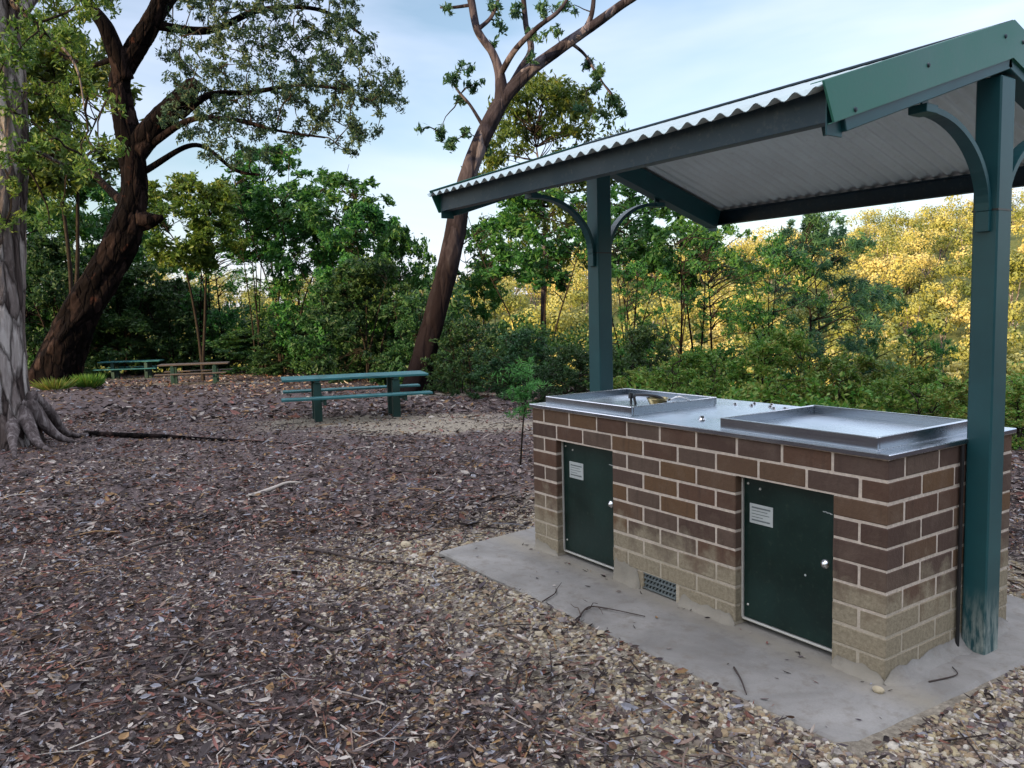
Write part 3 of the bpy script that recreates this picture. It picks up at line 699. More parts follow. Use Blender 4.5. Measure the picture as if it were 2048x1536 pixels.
# big pale trunk at the frame's edge
D = 11.0
L0 = pxl([(22, 905, 54), (8, 830, 54), (2, 740, 52), (-2, 600, 51), (0, 450, 55), (2, 300, 58), (-4, 150, 56), (-20, 0, 52), (-40, -200, 46), (-70, -450, 40)], D)
base = np.array(L0[0][0]); base[2] = gz(base[0], base[1]) - .05
cl = []
for k in range(105):
    px = gt.uniform(-60, 225); py = gt.uniform(-120, 470)
    if px > 150 and py > 330: continue
    cl.append((at(px, py, gt.uniform(9.3, 13.5)), gt.uniform(.2, .38), gt.uniform(.5, 1.0)))
for k in range(24): cl.append((at(gt.uniform(-500, 60), gt.uniform(-500, 0), gt.uniform(9, 14)), .7, 1.5))
lim = [L0, pxl([(20, 60, 16), (80, -20, 11, .5), (150, -60, 7, 1), (230, -90, 4, 1)], D), pxl([(5, 260, 9), (70, 300, 5, .6), (140, 330, 3, 1), (190, 300, 1.6, 1.2)], D), pxl([(5, -10, 9), (90, 60, 4, -.3), (150, 130, 2.4, -.6), (170, 220, 1.2, -.6)], D)]
pale = tree_from('gum_tree', 'massive pale grey trunk with splayed roots, closest tree to the viewer', base, lim, cl, 'bark_pale', 'leaf_olive', 21, 190, (.085, .03), flare=(1.1, .22, 5), sides=96, ridges=.16, fine=.035)
# surface roots
rt = MB()
for a0, a1, ln, r0 in ((60, 845, 0, .2),):
    pass
def root(px0, py0, px1, py1, r0, seed):
    a = at(px0, py0, D) ; 
    x1, y1 = hit_ground(px1, py1); g = np.random.default_rng(seed)
    b = np.array([x1, y1, gz(x1, y1) + .005]); mid = (a * .45 + b * .55); mid[2] = gz(mid[0], mid[1]) + r0 * .75
    P = spline([a, a * .75 + b * .25 - [0, 0, .12], mid + g.normal(0, .03, 3), b], 16); rough_tube(rt, P - base, np.linspace(r0 * .95, .022, 16), 10, .14, 4, seed)
def hit_ground(px, py):
    d = FWD + RGT * (px - 1024) / FPX + UPV * (768 - py) / FPX; s = 4.0
    for _ in range(60):
        p = CAM + d * s; e = p[2] - gz(p[0], p[1]); s += e / max(.02, -d[2]) * .6
        if abs(e) < .001: break
    p = CAM + d * s; return p[0], p[1]
root(55, 800, 150, 885, .13, 1); root(40, 810, 105, 905, .13, 2); root(62, 790, 205, 868, .10, 3); root(20, 815, 30, 920, .14, 4); root(0, 810, -80, 900, .14, 5)
M['bark_root'] = mat_bark('weathered_root_bark', [(.28, (.03, .024, .024)), (.5, (.11, .09, .088)), (.68, (.26, .23, .225))], (8, 8, 3), .9)
rt.build('roots', M['bark_root'], pale, True)
x0, y0 = hit_ground(170, 872); x1, y1 = hit_ground(430, 882); x2, y2 = hit_ground(660, 892)
sr = MB(); Pq = spline([(x0, y0, gz(x0, y0) + .03), ((x0 + x1) / 2, (y0 + y1) / 2 + .05, gz((x0 + x1) / 2, (y0 + y1) / 2) + .035), (x1, y1, gz(x1, y1) + .02), (x2, y2, gz(x2, y2) - .01)], 40)
rough_tube(sr, Pq - Pq[0], np.linspace(.055, .015, 40), 8, .15, 5, 8); o = sr.build('exposed_root', M['bark_dark'], None, True); o.location = Pq[0]
tag(o, 'long dark exposed root running over the mulch from the pale trunk', 'root')

# dark leaning tree with the snapped limb
D = 22.0
L0 = pxl([(95, 790, 46), (112, 745, 45), (150, 650, 42), (205, 550, 39), (250, 465, 37), (268, 385, 30), (262, 300, 30), (244, 210, 27), (243, 150, 24), (285, 75, 24), (318, 10, 20), (335, -80, 17), (350, -200, 13), (380, -330, 8)], D)
L1 = pxl([(258, 330, 23), (295, 268, 26), (345, 215, 24), (385, 172, 18), (394, 160, 9)], D); L2 = pxl([(262, 440, 32), (300, 440, 17), (326, 434, 5)], D)
L3 = pxl([(250, 160, 20), (215, 60, 16, -.4), (172, 0, 12, -.6), (140, -80, 8, -1)], D); L4 = pxl([(300, 60, 14), (350, -10, 10, .8), (420, -90, 8, 1.4), (520, -130, 5, 2)], D)
L5 = pxl([(360, 232, 9), (420, 190, 7, .6), (500, 185, 5, 1), (600, 170, 4, 1.2), (700, 180, 2.5, 1.4)], D); L6 = pxl([(300, 290, 8), (380, 240, 6, -.6), (470, 240, 5, -1), (560, 262, 3, -1.2), (650, 275, 2, -1.2)], D)
L7 = pxl([(285, 345, 7), (390, 290, 5, .5), (470, 340, 4, .8), (520, 350, 2.5, 1)], D); L8 = pxl([(300, 50, 10), (420, 60, 8, 1), (520, 20, 6, 1.5), (640, 20, 4, 2), (740, 80, 2.5, 2)], D)
L9 = pxl([(262, 100, 7), (180, 130, 5, 1), (110, 100, 4, 1.5), (60, 40, 3, 1.5)], D); L10 = pxl([(262, 420, 10), (200, 360, 7, 1), (150, 300, 5, 1.5), (110, 240, 3, 2)], D)
base = np.array(at(95, 790, D)); base[2] = gz(base[0], base[1]) - .1
cl = []
def in_crown(px, py):
    if px < 330 or px > 800: return False
    top = -400; bot = np.interp(px, [330, 430, 520, 600, 700, 760, 800], [250, 335, 320, 270, 300, 270, 195]); return py < bot
k = 0; taken = []
while k < 230:
    best = None
    for _ in range(7):
        px = gt.uniform(325, 800); py = gt.uniform(-140, 340)
        if not in_crown(px, py) or (px > 720 and py < 60 + (px - 720) * .9 and py > -140): continue
        if py > 255 and gt.random() > .6: continue
        m = min([math.hypot(px - a, py - b) for a, b in taken], default=99)
        if best is None or m > best[0]: best = (m, px, py)
    if best is None: continue
    _, px, py = best; taken.append((px, py)); cl.append((at(px, py, D + gt.uniform(-2.2, 2.6)), gt.uniform(.26, .44), gt.uniform(.35, .85))); k += 1
for k in range(26): cl.append((at(gt.uniform(120, 560), gt.uniform(-600, -130), D + gt.uniform(-3, 3)), .9, 1.6))
for px, py in ((600, 150), (665, 130), (690, 180), (730, 200), (760, 190), (715, 260), (640, 230), (780, 160), (700, 110), (650, 60), (690, 40)): cl.append((at(px, py, D + gt.uniform(-1, 2)), .36, 1.0))
dark = tree_from('leaning_tree', 'thick dark leaning tree with a snapped limb stub and wide airy crown', base, [L0, L1, L2, L3, L4, L5, L6, L7, L8, L9, L10], cl, 'bark_dark', 'leaf_gum', 31, 250, (.125, .042), flare=(2.2, .15, 4), sides=72, fine=.06, twig_r=.022, ridges=.2, clumps=9)

# leaning gum in the centre
D = 20.0
L0 = pxl([(830, 800, 34), (840, 750, 29), (858, 680, 26), (882, 590, 25), (905, 490, 24), (922, 400, 22), (948, 315, 21), (985, 235, 20), (1012, 192, 17), (1060, 142, 15), (1105, 108, 14), (1170, 62, 12), (1240, 12, 10), (1300, -30, 8), (1380, -120, 5)], D)
L1 = pxl([(1005, 205, 17), (1000, 150, 11), (985, 105, 9), (955, 60, 8), (942, 0, 8), (925, -70, 6)], D); L2 = pxl([(1012, 192, 9), (1040, 140, 7, .5), (1062, 100, 7, .8), (1052, 50, 6, 1), (1045, -20, 5, 1)], D)
L3 = pxl([(1000, 150, 7), (1030, 100, 6, -.6), (1075, 55, 5, -1), (1120, 20, 4, -1), (1150, -30, 3, -1)], D); L4 = pxl([(965, 250, 4), (940, 210, 3), (915, 180, 2.5), (900, 150, 2)], D)
L5 = pxl([(1140, 84, 4), (1170, 110, 3, .4), (1195, 150, 2.4, .5), (1230, 200, 2, .5)], D); L6 = pxl([(942, 10, 4), (905, 15, 3), (880, 15, 2)], D)
L7 = pxl([(1170, 62, 7), (1185, 20, 5), (1190, -60, 4)], D); L8 = pxl([(955, 60, 5), (985, 30, 4), (1005, -30, 3)], D)
base = np.array(at(830, 800, D)); base[2] = gz(base[0], base[1]) - .1
cl = [(at(px, py, D + gt.uniform(-.8, .8)), R, den) for px, py, R, den in
      [(900, 160, .30, .8), (930, 140, .28, .7), (955, 170, .28, .7), (920, 195, .28, .6), (880, 265, .30, .8), (900, 290, .28, .8), (930, 265, .22, .5), (965, 300, .25, .5), (1170, 130, .3, .8), (1200, 150, .3, .9), (1190, 175, .25, .6),
       (1225, 205, .3, .9), (1245, 225, .25, .7), (1205, 230, .28, .7), (1160, 215, .25, .5), (1000, 45, .35, .6), (1035, 20, .35, .7), (1075, 70, .3, .6), (1095, 20, .35, .7), (1060, 120, .22, .4), (985, 85, .25, .4), (1135, 15, .35, .5), (900, 20, .2, .4),
       (1110, 60, .2, .4), (840, 255, .2, .25), (990, 10, .3, .6), (1050, -30, .4, .8), (940, -60, .5, 1), (1190, -90, .5, 1), (1380, -150, .7, 1.3), (1290, -90, .5, 1), (1000, -120, .6, 1)]]
gum = tree_from('gum_tree', 'tall forked gum leaning right behind the nearest picnic table', base, [L0, L1, L2, L3, L4, L5, L6, L7, L8], cl, 'bark_gum', 'leaf_blue', 41, 150, (.17, .055), flare=(1.6, .2, 4), sides=48, fine=.03, twig_r=.02, ridges=.08)
# lower trunk blends to near black, fading out with height
bt = M['bark_gum'].node_tree; tt = None
_n = bt.nodes; _bs = [n for n in _n if n.type == 'BSDF_PRINCIPLED'][0]; _src = _bs.inputs['Base Color'].links[0].from_socket
_tc = _n.new('ShaderNodeTexCoord'); _sp = _n.new('ShaderNodeSeparateXYZ'); bt.links.new(_tc.outputs['Object'], _sp.inputs[0])
_no = _n.new('ShaderNodeTexNoise'); _no.inputs['Scale'].default_value = 1.3; _no.inputs['Detail'].default_value = 6; bt.links.new(_tc.outputs['Object'], _no.inputs['Vector'])
_ad = _n.new('ShaderNodeMath'); _ad.operation = 'MULTIPLY_ADD'; bt.links.new(_no.outputs[0], _ad.inputs[0]); _ad.inputs[1].default_value = 3.0; bt.links.new(_sp.outputs[2], _ad.inputs[2])
_mr = _n.new('ShaderNodeMapRange'); bt.links.new(_ad.outputs[0], _mr.inputs[0]); _mr.inputs[1].default_value = 4.6; _mr.inputs[2].default_value = 8.0; _mr.inputs[3].default_value = .93; _mr.inputs[4].default_value = 0
_mx = _n.new('ShaderNodeMix'); _mx.data_type = 'RGBA'; bt.links.new(_mr.outputs[0], _mx.inputs[0]); bt.links.new(_src, _mx.inputs[6]); _mx.inputs[7].default_value = (.0085, .0055, .006, 1)
bt.links.new(_mx.outputs[2], _bs.inputs['Base Color'])

# ------------------------------------------------------------------ tree and shrub prototypes (unit: metres, base at origin)
def proto_tree(seed, H, crown_lo, crown_r, stems, leafn, leafsize, nclus, leaf, bark='bark_twig', shape='round', trunk_r=.08, clumps=6, crad=(.5, .8), hang=.5):
    g = np.random.default_rng(seed); tm = MB(); cm = MB(); nodes = []
    for s in range(stems):
        lean = g.normal(0, .12, 2) * H * (1 if stems > 1 else .4); x0 = g.normal(0, .06 * stems, 2)
        top = np.array([x0[0] + lean[0], x0[1] + lean[1], H * g.uniform(.80, .95)])
        pts = [np.array([*x0, -.3]), np.array([x0[0] + lean[0] * .2 + g.normal(0, .05) * H * .4, x0[1] + lean[1] * .2, H * .3]), np.array([x0[0] + lean[0] * .6, x0[1] + lean[1] * .6 + g.normal(0, .04) * H * .5, H * .62]), top]
        P = spline(pts, 18); r = trunk_r * (.6 + .4 / stems); rough_tube(tm, P, np.linspace(r, r * .15, 18), 8, .06, 3, seed + s)
        nodes += [p for p in P[5:]]
    N = np.array(nodes)
    for k in range(nclus):
        u = g.random(); z = crown_lo + (H * .98 - crown_lo) * u
        if shape == 'round': rr = crown_r * math.sqrt(max(0.03, 1 - (2 * u - 1) ** 2)) 
        elif shape == 'cone': rr = crown_r * (1.05 - u) ** .8
        elif shape == 'top': rr = crown_r * (.45 + .65 * u) * math.sqrt(max(.05, 1.02 - u ** 4))
        else: rr = crown_r * math.sqrt(max(.05, 1.05 - u ** 2))
        a = g.uniform(0, 2 * pi); q = g.random() ** .45 * rr; c = np.array([cos(a) * q, sin(a) * q, z])
        w = N - c; w[:, 2] += .35 * q; j = int(np.argmin(np.linalg.norm(w, axis=1)))
        P = twig(cm, N[j], c, .012 + .006 * H / 5, .005, int(g.integers(1e9)), 0, 4, .1, 6)
        leaf_cloud(cm, c, g.uniform(*crad), leafn, g, leafsize, 1, hang, .75, clumps)
    t = empty('tree'); a = tm.build('trunk', M[bark], t, True); b = cm.build('crown', [M['bark_twig'], M[leaf]], t)
    return t
SRC = {}
SRC['wattle'] = [proto_tree(s, 8, .5, 2.6, 3, 150, (.24, .10), 95, 'leaf_green', crad=(.45, .75)) for s in (1, 2)]
SRC['darkbush'] = [proto_tree(s, 6, .1, 2.4, 4, 150, (.20, .09), 100, 'leaf_dark', shape='dome', crad=(.4, .7)) for s in (5, 6)]
SRC['sapling'] = [proto_tree(s, 9, 4.6, 2.0, 3, 95, (.24, .09), 62, 'leaf_green', 'bark_twig', 'top', .06, crad=(.35, .6)) for s in (8, 9)]
SRC['gum'] = [proto_tree(s, 11, 5.0, 2.8, 1, 170, (.20, .07), 100, 'leaf_olive', 'bark_gum', 'round', .14, crad=(.45, .75)) for s in (12,)]
SRC['olivetop'] = [proto_tree(33, 9, 5.0, 2.0, 2, 150, (.22, .09), 75, 'leaf_olive', 'bark_twig', 'round', .09, crad=(.4, .7))]
SRC['airy'] = [proto_tree(s, 9, 5.6, 2.2, 4, 75, (.22, .085), 80, 'leaf_green', 'bark_twig', 'top', .055, crad=(.3, .55)) for s in (41, 42)]
SRC['open'] = [proto_tree(s, 5.5, 1.2, 1.9, 4, 80, (.12, .045), 75, 'leaf_green', 'bark_dark', 'top', .06, crad=(.22, .42)) for s in (18, 19)]
SRC['casuarina'] = [proto_tree(s, 6.5, .8, 1.9, 2, 170, (.20, .032), 90, 'leaf_blue', 'bark_twig', 'round', .07, crad=(.28, .5), hang=.2) for s in (22,)]
SRC['shrub'] = [proto_tree(s, 2.2, .05, 1.25, 5, 120, (.075, .035), 100, 'leaf_bright', 'bark_twig', 'dome', .03, crad=(.16, .3)) for s in (25, 26)]
SRC['shrub_dark'] = [proto_tree(s, 2.6, .05, 1.4, 5, 120, (.10, .045), 90, 'leaf_dark', 'bark_twig', 'dome', .03, crad=(.2, .35)) for s in (28,)]
HP = dict(olivetop=9, airy=9, wattle=8, darkbush=6, sapling=9, gum=11, olive=8, open=5.5, casuarina=6.5, shrub=2.2, shrub_dark=2.6)
WP = dict(olivetop=4.2, airy=4.6, wattle=5.6, darkbush=5.2, sapling=4.2, gum=5.0, olive=5.2, open=4.0, casuarina=4.0, shrub=2.7, shrub_dark=3.0)
used = {}
NAMES = dict(olivetop='wattle_tree', airy='sapling_tree', wattle='wattle_tree', darkbush='bush', sapling='sapling_tree', gum='gum_tree', olive='wattle_tree', open='slender_tree', casuarina='sheoak_tree', shrub='shrub', shrub_dark='shrub')
CATS = dict(darkbush='bush', shrub='shrub', shrub_dark='shrub')
def plant(kind, px, D, top, width, label, rz=None):
    l = D * (px - 1024) / FPX; x, y = xy(D, l); z = gz(x, y); zt = at(px, top, D)[2]; H = zt - z
    k = used.get(kind, 0); used[kind] = k + 1; src = SRC[kind][k % len(SRC[kind])]
    o = src if k < len(SRC[kind]) else copy_thing(src)
    o.name = NAMES[kind]; sx = width * D / FPX / WP[kind]; o.location = (x, y, z - .05); o.scale = (sx, sx, H / HP[kind])
    o.rotation_euler = (0, 0, random.uniform(0, 6.28) if rz is None else rz)
    tag(o, label, CATS.get(kind, 'tree'), 'trees and bushes round the clearing'); return o
plant('olivetop', 130, 31, 60, 330, 'yellow green tree filling the gap between pale trunk and dark leaning tree')
plant('wattle', 60, 36, 250, 300, 'dense green tree right behind the pale trunk at the picture edge')
plant('wattle', 165, 39, 330, 280, 'green tree far back between the two left trunks')
plant('olivetop', 400, 30, 345, 220, 'rounded olive gold crown beside the dark leaning trunk')
plant('airy', 570, 34, 300, 290, 'tallest green tree above the nearest picnic table, under the airy gum crown')
plant('airy', 520, 36, 375, 230, 'thin multi stemmed sapling with sky between its stems')
plant('airy', 690, 32, 350, 270, 'green tree on the falling treeline left of the forked gum')
plant('wattle', 745, 29, 410, 240, 'dense mid green tree two crowns left of the forked gum')
plant('wattle', 810, 28, 455, 170, 'low bright green tree touching the left side of the forked gum')
plant('darkbush', 740, 26, 510, 250, 'dense dark bush behind the nearest picnic table')
plant('darkbush', 680, 29, 540, 200, 'dark bush left of the dense one behind the nearest picnic table')
plant('darkbush', 250, 37, 520, 280, 'dark bush behind the farthest picnic table')
plant('darkbush', 350, 38, 560, 220, 'dark bush behind the brown topped picnic table')
plant('wattle', 290, 42, 380, 240, 'green tree just right of the dark leaning trunk, far back')
plant('open', 450, 38, 440, 230, 'straggly sapling with bare lower stems against the golden gap')
plant('open', 600, 37, 470, 250, 'leafy thin tree at the right side of the golden gap')
plant('wattle', 640, 33, 430, 210, 'dense green tree above the middle of the nearest picnic table')
plant('darkbush', 510, 37, 655, 240, 'low dark bush under the golden gap in the trees')
plant('darkbush', 590, 34, 640, 200, 'low dark bush behind the left end of the nearest table')
plant('darkbush', 120, 34, 470, 240, 'dark bush seen between pale trunk and leaning trunk')
plant('darkbush', 830, 25, 590, 190, 'dark bush against the left side of the forked gum foot')
plant('gum', 1105, 36, 165, 290, 'tall yellow green gum rising behind the shelter roof')
plant('sapling', 1075, 24, 360, 260, 'green tree with thin trunk between forked gum and rear post')
plant('sapling', 975, 30, 450, 170, 'small sapling directly right of the forked gum trunk')
plant('shrub_dark', 930, 20, 640, 200, 'dark shrub at the foot of the forked gum')
plant('shrub_dark', 1040, 18, 660, 220, 'dark shrub behind the small pale green sapling')
plant('shrub_dark', 1140, 15, 690, 190, 'dark shrub left of the rear shelter post')
plant('airy', 1255, 22, 370, 270, 'green tree crown just right of the rear shelter post')
plant('airy', 1350, 20, 385, 280, 'open tree whose crown meets the shelter rafter end')
plant('open', 1430, 17, 440, 330, 'dark branching tree with slanting bare stems against the golden hill')
plant('casuarina', 1640, 21, 425, 290, 'feathery dark blue green sheoak standing alone before the golden hill')
plant('open', 1540, 20, 470, 260, 'thin leafy tree immediately left of the feathery sheoak')
plant('open', 1270, 16, 520, 230, 'small leafy tree with dark stems beside the rear shelter post')
plant('open', 1740, 24, 560, 200, 'thin leafy tree immediately right of the feathery sheoak')
plant('shrub_dark', 1290, 14, 650, 200, 'dark shrub right of the rear shelter post')
plant('shrub', 1400, 11, 690, 260, 'bright green shrub behind the centre of the steel top')
plant('shrub', 1560, 11, 655, 300, 'tallest bright green shrub behind the steel top')
plant('shrub', 1700, 10.5, 700, 280, 'bright green shrub under the feathery sheoak')
plant('shrub', 1850, 9.5, 735, 270, 'bright green shrub left of the front shelter post')
plant('shrub', 2030, 9, 745, 280, 'bright green shrub right of the front shelter post')
plant('shrub', 1270, 12, 735, 200, 'low bright green shrub behind the left steel tray')
plant('open', 1850, 27, 640, 150, 'small thin tree between the sheoak and the front shelter post')

# continuous undergrowth: far band on the left, near band on the right
ug1 = ug = MB(); gu = np.random.default_rng(77)
def under(n, dfun, l0, l1, h, R, ln, size):
    for k in range(n):
        l = gu.uniform(l0, l1); d = dfun(l) + gu.uniform(0, 1) ** 1.3 * 7; x, y = xy(d, l); z = gz(x, y); c = np.array([x, y, z + gu.uniform(.1, 1) * h])
        leaf_cloud(ug, c, R * gu.uniform(.6, 1.2), ln, gu, size, 0, .2, .8, 7)
under(230, lambda l: 37.5, -27, -14.5, 4.0, 1.0, 120, (.20, .09))
under(130, lambda l: 37.5, -15, -8, 2.7, .9, 120, (.20, .09))
under(300, lambda l: np.interp(l, [-9, -2], [37, 23]), -9, -1.5, 3.3, .9, 120, (.17, .08))
under(150, lambda l: 20.5, -2.5, 3.5, 1.6, .7, 120, (.13, .06))
ug = ug2 = MB()
under(330, lambda l: 9.2, 1.6, 9, .5, .42, 110, (.075, .034))
under(130, lambda l: 15.0, 2.5, 14, 1.1, .7, 120, (.12, .05))
tag(ug1.build('undergrowth', M['leaf_dark']), 'dark leafy undergrowth along the far edge of the clearing', 'undergrowth', kind='stuff')
tag(ug2.build('undergrowth', M['leaf_bright']), 'bright leafy undergrowth behind the barbecue', 'undergrowth', kind='stuff')

# ------------------------------------------------------------------ forest on the sunlit hill
fo = MB(); gf = np.random.default_rng(99); tones = []
N_ = 1250
dd = 98 + (262 - 98) * gf.random(N_) ** .85; tt_ = gf.uniform(-.55, .85, N_)
fx, fy = xy(dd, dd * tt_); fz = height(fx, fy, False)
for x, y, z, d in zip(fx, fy, fz, dd):
    big = gf.random(); R0 = 1.6 + 3.6 * big ** 1.6; hgt = 2.2 + 6.5 * gf.random() * (.4 + .6 * big); tone = gf.random()
    for q in range(int(2 + 4 * big)):                      # each crown is a few uneven lobes
        R = R0 * gf.uniform(.42, .72); cx, cy, cz = x + gf.normal(0, R0 * .42), y + gf.normal(0, R0 * .42), z + hgt + gf.normal(0, R0 * .33)
        n = int((26 * R * R + 50) * (1.3 if d < 170 else .8) * .85); th = gf.uniform(0, 2 * pi, n); ph = np.arccos(gf.uniform(-.6, 1, n))
        nrm = np.stack([np.sin(ph) * np.cos(th), np.sin(ph) * np.sin(th), np.cos(ph)], 1)
        Pf = np.array([cx, cy, cz]) + nrm * R * np.array([1, 1, .8]) * (gf.uniform(.55, 1.12, n) * (1 + .2 * np.sin(th * 3 + x)))[:, None]
        Nn = unit(nrm + gf.normal(size=(n, 3)) * .22); A = unit(np.cross(Nn, gf.normal(size=(n, 3)))); W = np.cross(Nn, A); s = gf.uniform(.4, 1.3, n)
        fo.leaves(Pf, A, W, s * .52, s * .38, 0); tones.append(np.full(n, np.clip(tone + gf.normal(0, .08), 0, 1)))
    if gf.random() < .6:
        b = np.array([x, y, z - 1]); 
        for q in range(int(gf.integers(1, 4))):
            tp = b + [gf.normal(0, 1.4), gf.normal(0, 1.4), 1 + hgt + R0 * .5]; n1 = fo.n; fo.tube([b, (b + tp) / 2 + gf.normal(0, .3, 3), tp], [.20, .15, .06], 4, 1, False); tones.append(np.full(8, .5))
fob = fo.build('forest', [M['forest'], M['bark_pale']]); tag(fob, 'golden sunlit forest covering the far hillside', 'forest', kind='stuff')
ta = fob.data.attributes.new('tone', 'FLOAT', 'FACE'); tv = np.concatenate(tones); tv = np.resize(tv, len(fob.data.polygons)); ta.data.foreach_set('value', tv.astype(np.float32))

# ------------------------------------------------------------------ leaf litter, gravel, fallen sticks
def scatter(n, dlo, dhi, g, lat=.72, power=1.0):
    u = g.random(n); d = (dlo ** (2 - power) + u * (dhi ** (2 - power) - dlo ** (2 - power))) ** (1 / (2 - power)) if power != 2 else dlo * (dhi / dlo) ** u
    l = g.uniform(-lat, lat, n) * d + g.normal(0, .15, n); return xy(d, l) + (d,)
def lay(mb, x, y, g, size, asp, mi, lift=.004, curl=.25, tilt=.35):
    z = height(x, y) + lift + np.abs(g.normal(0, .011, len(x))); n = len(x); a = g.uniform(0, 2 * pi, n)
    on = (x > -2.6) & (x < .2) & (y > -.5) & (y < 1.3); z = np.where(on, .004, z)
    A = unit(np.stack([np.cos(a), np.sin(a), g.normal(0, tilt * .5, n)], 1)); Wv = unit(np.cross(np.stack([g.normal(0, tilt, n), g.normal(0, tilt, n), np.ones(n)], 1), A))
    P = np.stack([x, y, z], 1); L = size[:, None]; w = size[:, None] * asp[:, None]; N3 = np.cross(A, Wv)
    V = np.stack([P - A * L / 2 + N3 * L * curl * .3, P - A * L * .1 + Wv * w / 2 + N3 * w * .3, P + A * L * .22 + Wv * w * .42 + N3 * w * .25, P + A * L / 2 + N3 * L * curl * .35, P + A * L * .22 - Wv * w * .42 + N3 * w * .25, P - A * L * .1 - Wv * w / 2 + N3 * w * .3], 1)
    V = np.concatenate([V, (P - A * L * .1)[:, None], (P + A * L * .22)[:, None]], 1).reshape(-1, 3); b = (np.arange(n) * 8)[:, None]
    T = np.concatenate([b + q for q in ([0, 1, 6], [2, 3, 7], [3, 4, 7], [5, 0, 6])]); Q = np.concatenate([b + q for q in ([1, 2, 7, 6], [6, 7, 4, 5])])
    n0 = mb.n; mb.v.append(V); mb.n += len(V); mb.q.append((T + n0, mi)); mb.q.append((Q + n0, mi))
M['litter'] = mat_island('leaf_litter', [(.30, .30, .33), (.050, .034, .028), (.16, .10, .075), (.028, .018, .015), (.27, .19, .15), (.09, .068, .062), (.042, .030, .027), (.40, .34, .29), (.21, .088, .062), (.12, .10, .10), (.035, .026, .026), (.50, .45, .40), (.13, .070, .045), (.31, .19, .09), (.06, .048, .048), (.20, .16, .15), (.024, .016, .014), (.26, .12, .10), (.075, .060, .07), (.33, .27, .24), (.045, .03, .024)], big=True)
gl = np.random.default_rng(5); lm = MB()
for n, a, b, sz, pw in ((88000, 1.9, 6.5, (.010, .048), 1.4), (62000, 5.5, 16, (.025, .075), 1.3), (26000, 14, 40, (.08, .18), 1.2)):
    x, y, d = scatter(n, a, b, gl, .74, pw); keep = (slab_dist(x, y) > .01) & (gl.random(n) > np.clip(sand_amt(x, y) * .72, 0, .8)); x, y, d = x[keep], y[keep], d[keep]
    lay(lm, x, y, gl, gl.uniform(*sz, len(x)) * np.where(gl.random(len(x)) < .06, 1.7, 1), gl.uniform(.10, .5, len(x)), 0, tilt=.6, curl=.35)
for n, a, b, r_ in ((1500, 1.9, 6, .0022), (1500, 5, 15, .004)):
    x, y, d = scatter(n, a, b, gl, .74, 1.3); keep = slab_dist(x, y) > .12; x, y = x[keep], y[keep]
    for px_, py_ in zip(x, y):
        L_ = gl.uniform(.05, .28) * (1 if r_ < .003 else 1.8); aa = gl.uniform(0, 2 * pi); z_ = gz(px_, py_) + .012; mid_ = gl.normal(0, L_ * .1, 2)
        lm.tube([(px_ - cos(aa) * L_ / 2, py_ - sin(aa) * L_ / 2, z_), (px_ + mid_[0], py_ + mid_[1], z_ + gl.uniform(0, .02)), (px_ + cos(aa) * L_ / 2, py_ + sin(aa) * L_ / 2, z_)], r_ * gl.uniform(.6, 1.6), 4, 0, False)
x = gl.uniform(-2.5, .15, 60); y = np.where(gl.random(60) < .6, gl.uniform(-.06, -.01, 60), gl.uniform(-.48, -.05, 60)); lay(lm, x, y, gl, gl.uniform(.015, .04, 60), gl.uniform(.15, .4, 60), 0)
tag(lm.build('leaf_litter', M['litter']), 'dry eucalyptus leaf litter and bark scattered over the ground', 'leaf litter', kind='stuff')
# gravel
M['gravel'] = mat_island('gravel', [(.46, .40, .31), (.34, .28, .18), (.09, .065, .055), (.18, .125, .09), (.30, .22, .13), (.22, .18, .14), (.42, .36, .26), (.14, .11, .10), (.30, .22, .15), (.55, .50, .42), (.25, .22, .21), (.40, .33, .20)], .9, 'CONSTANT', .4)
gv = MB(); gg = np.random.default_rng(8)
ico = np.array([(1, 0, 0), (-1, 0, 0), (0, 1, 0), (0, -1, 0), (0, 0, 1), (0, 0, -1)], float)
def sphere_unit(nu=7, nv=4):
    V = [(0, 0, 1)]
    for i in range(1, nv):
        for j in range(nu): V.append((sin(pi * i / nv) * cos(2 * pi * (j + .5 * (i % 2)) / nu), sin(pi * i / nv) * sin(2 * pi * (j + .5 * (i % 2)) / nu), cos(pi * i / nv)))
    V.append((0, 0, -1)); Q = []; T = []
    for j in range(nu): T.append((0, 1 + j, 1 + (j + 1) % nu)); b = 1 + (nv - 2) * nu; T.append((b + (j + 1) % nu, b + j, len(V) - 1))
    for i in range(nv - 2):
        for j in range(nu): a = 1 + i * nu; Q.append((a + j, a + nu + j, a + nu + (j + 1) % nu, a + (j + 1) % nu))
    return np.array(V, float), np.array(T), np.array(Q)
SV, ST, SQ = sphere_unit()
def stones(mb, x, y, g, size, zoff=.25, mi=0):
    n = len(x); z = height(x, y); on = (slab_dist(x, y) < .001); z = np.where(on, 0, z)
    ax = g.uniform(.65, 1.2, (n, 3)) * size[:, None]; ax[:, 2] *= .62; a = g.uniform(0, 2 * pi, n); k = len(SV)
    V = SV[None] * ax[:, None] * (1 + g.normal(0, .13, (n, k, 1))); c, s = np.cos(a)[:, None], np.sin(a)[:, None]
    X = V[..., 0] * c - V[..., 1] * s; Y = V[..., 0] * s + V[..., 1] * c; V = np.stack([X + x[:, None], Y + y[:, None], V[..., 2] + (z + ax[:, 2] * zoff)[:, None]], -1).reshape(-1, 3)
    b = (np.arange(n) * k)[:, None, None]; n0 = mb.n; mb.v.append(V); mb.n += len(V)
    mb.q.append(((b + ST).reshape(-1, 3) + n0, mi)); mb.q.append(((b + SQ).reshape(-1, 4) + n0, mi))
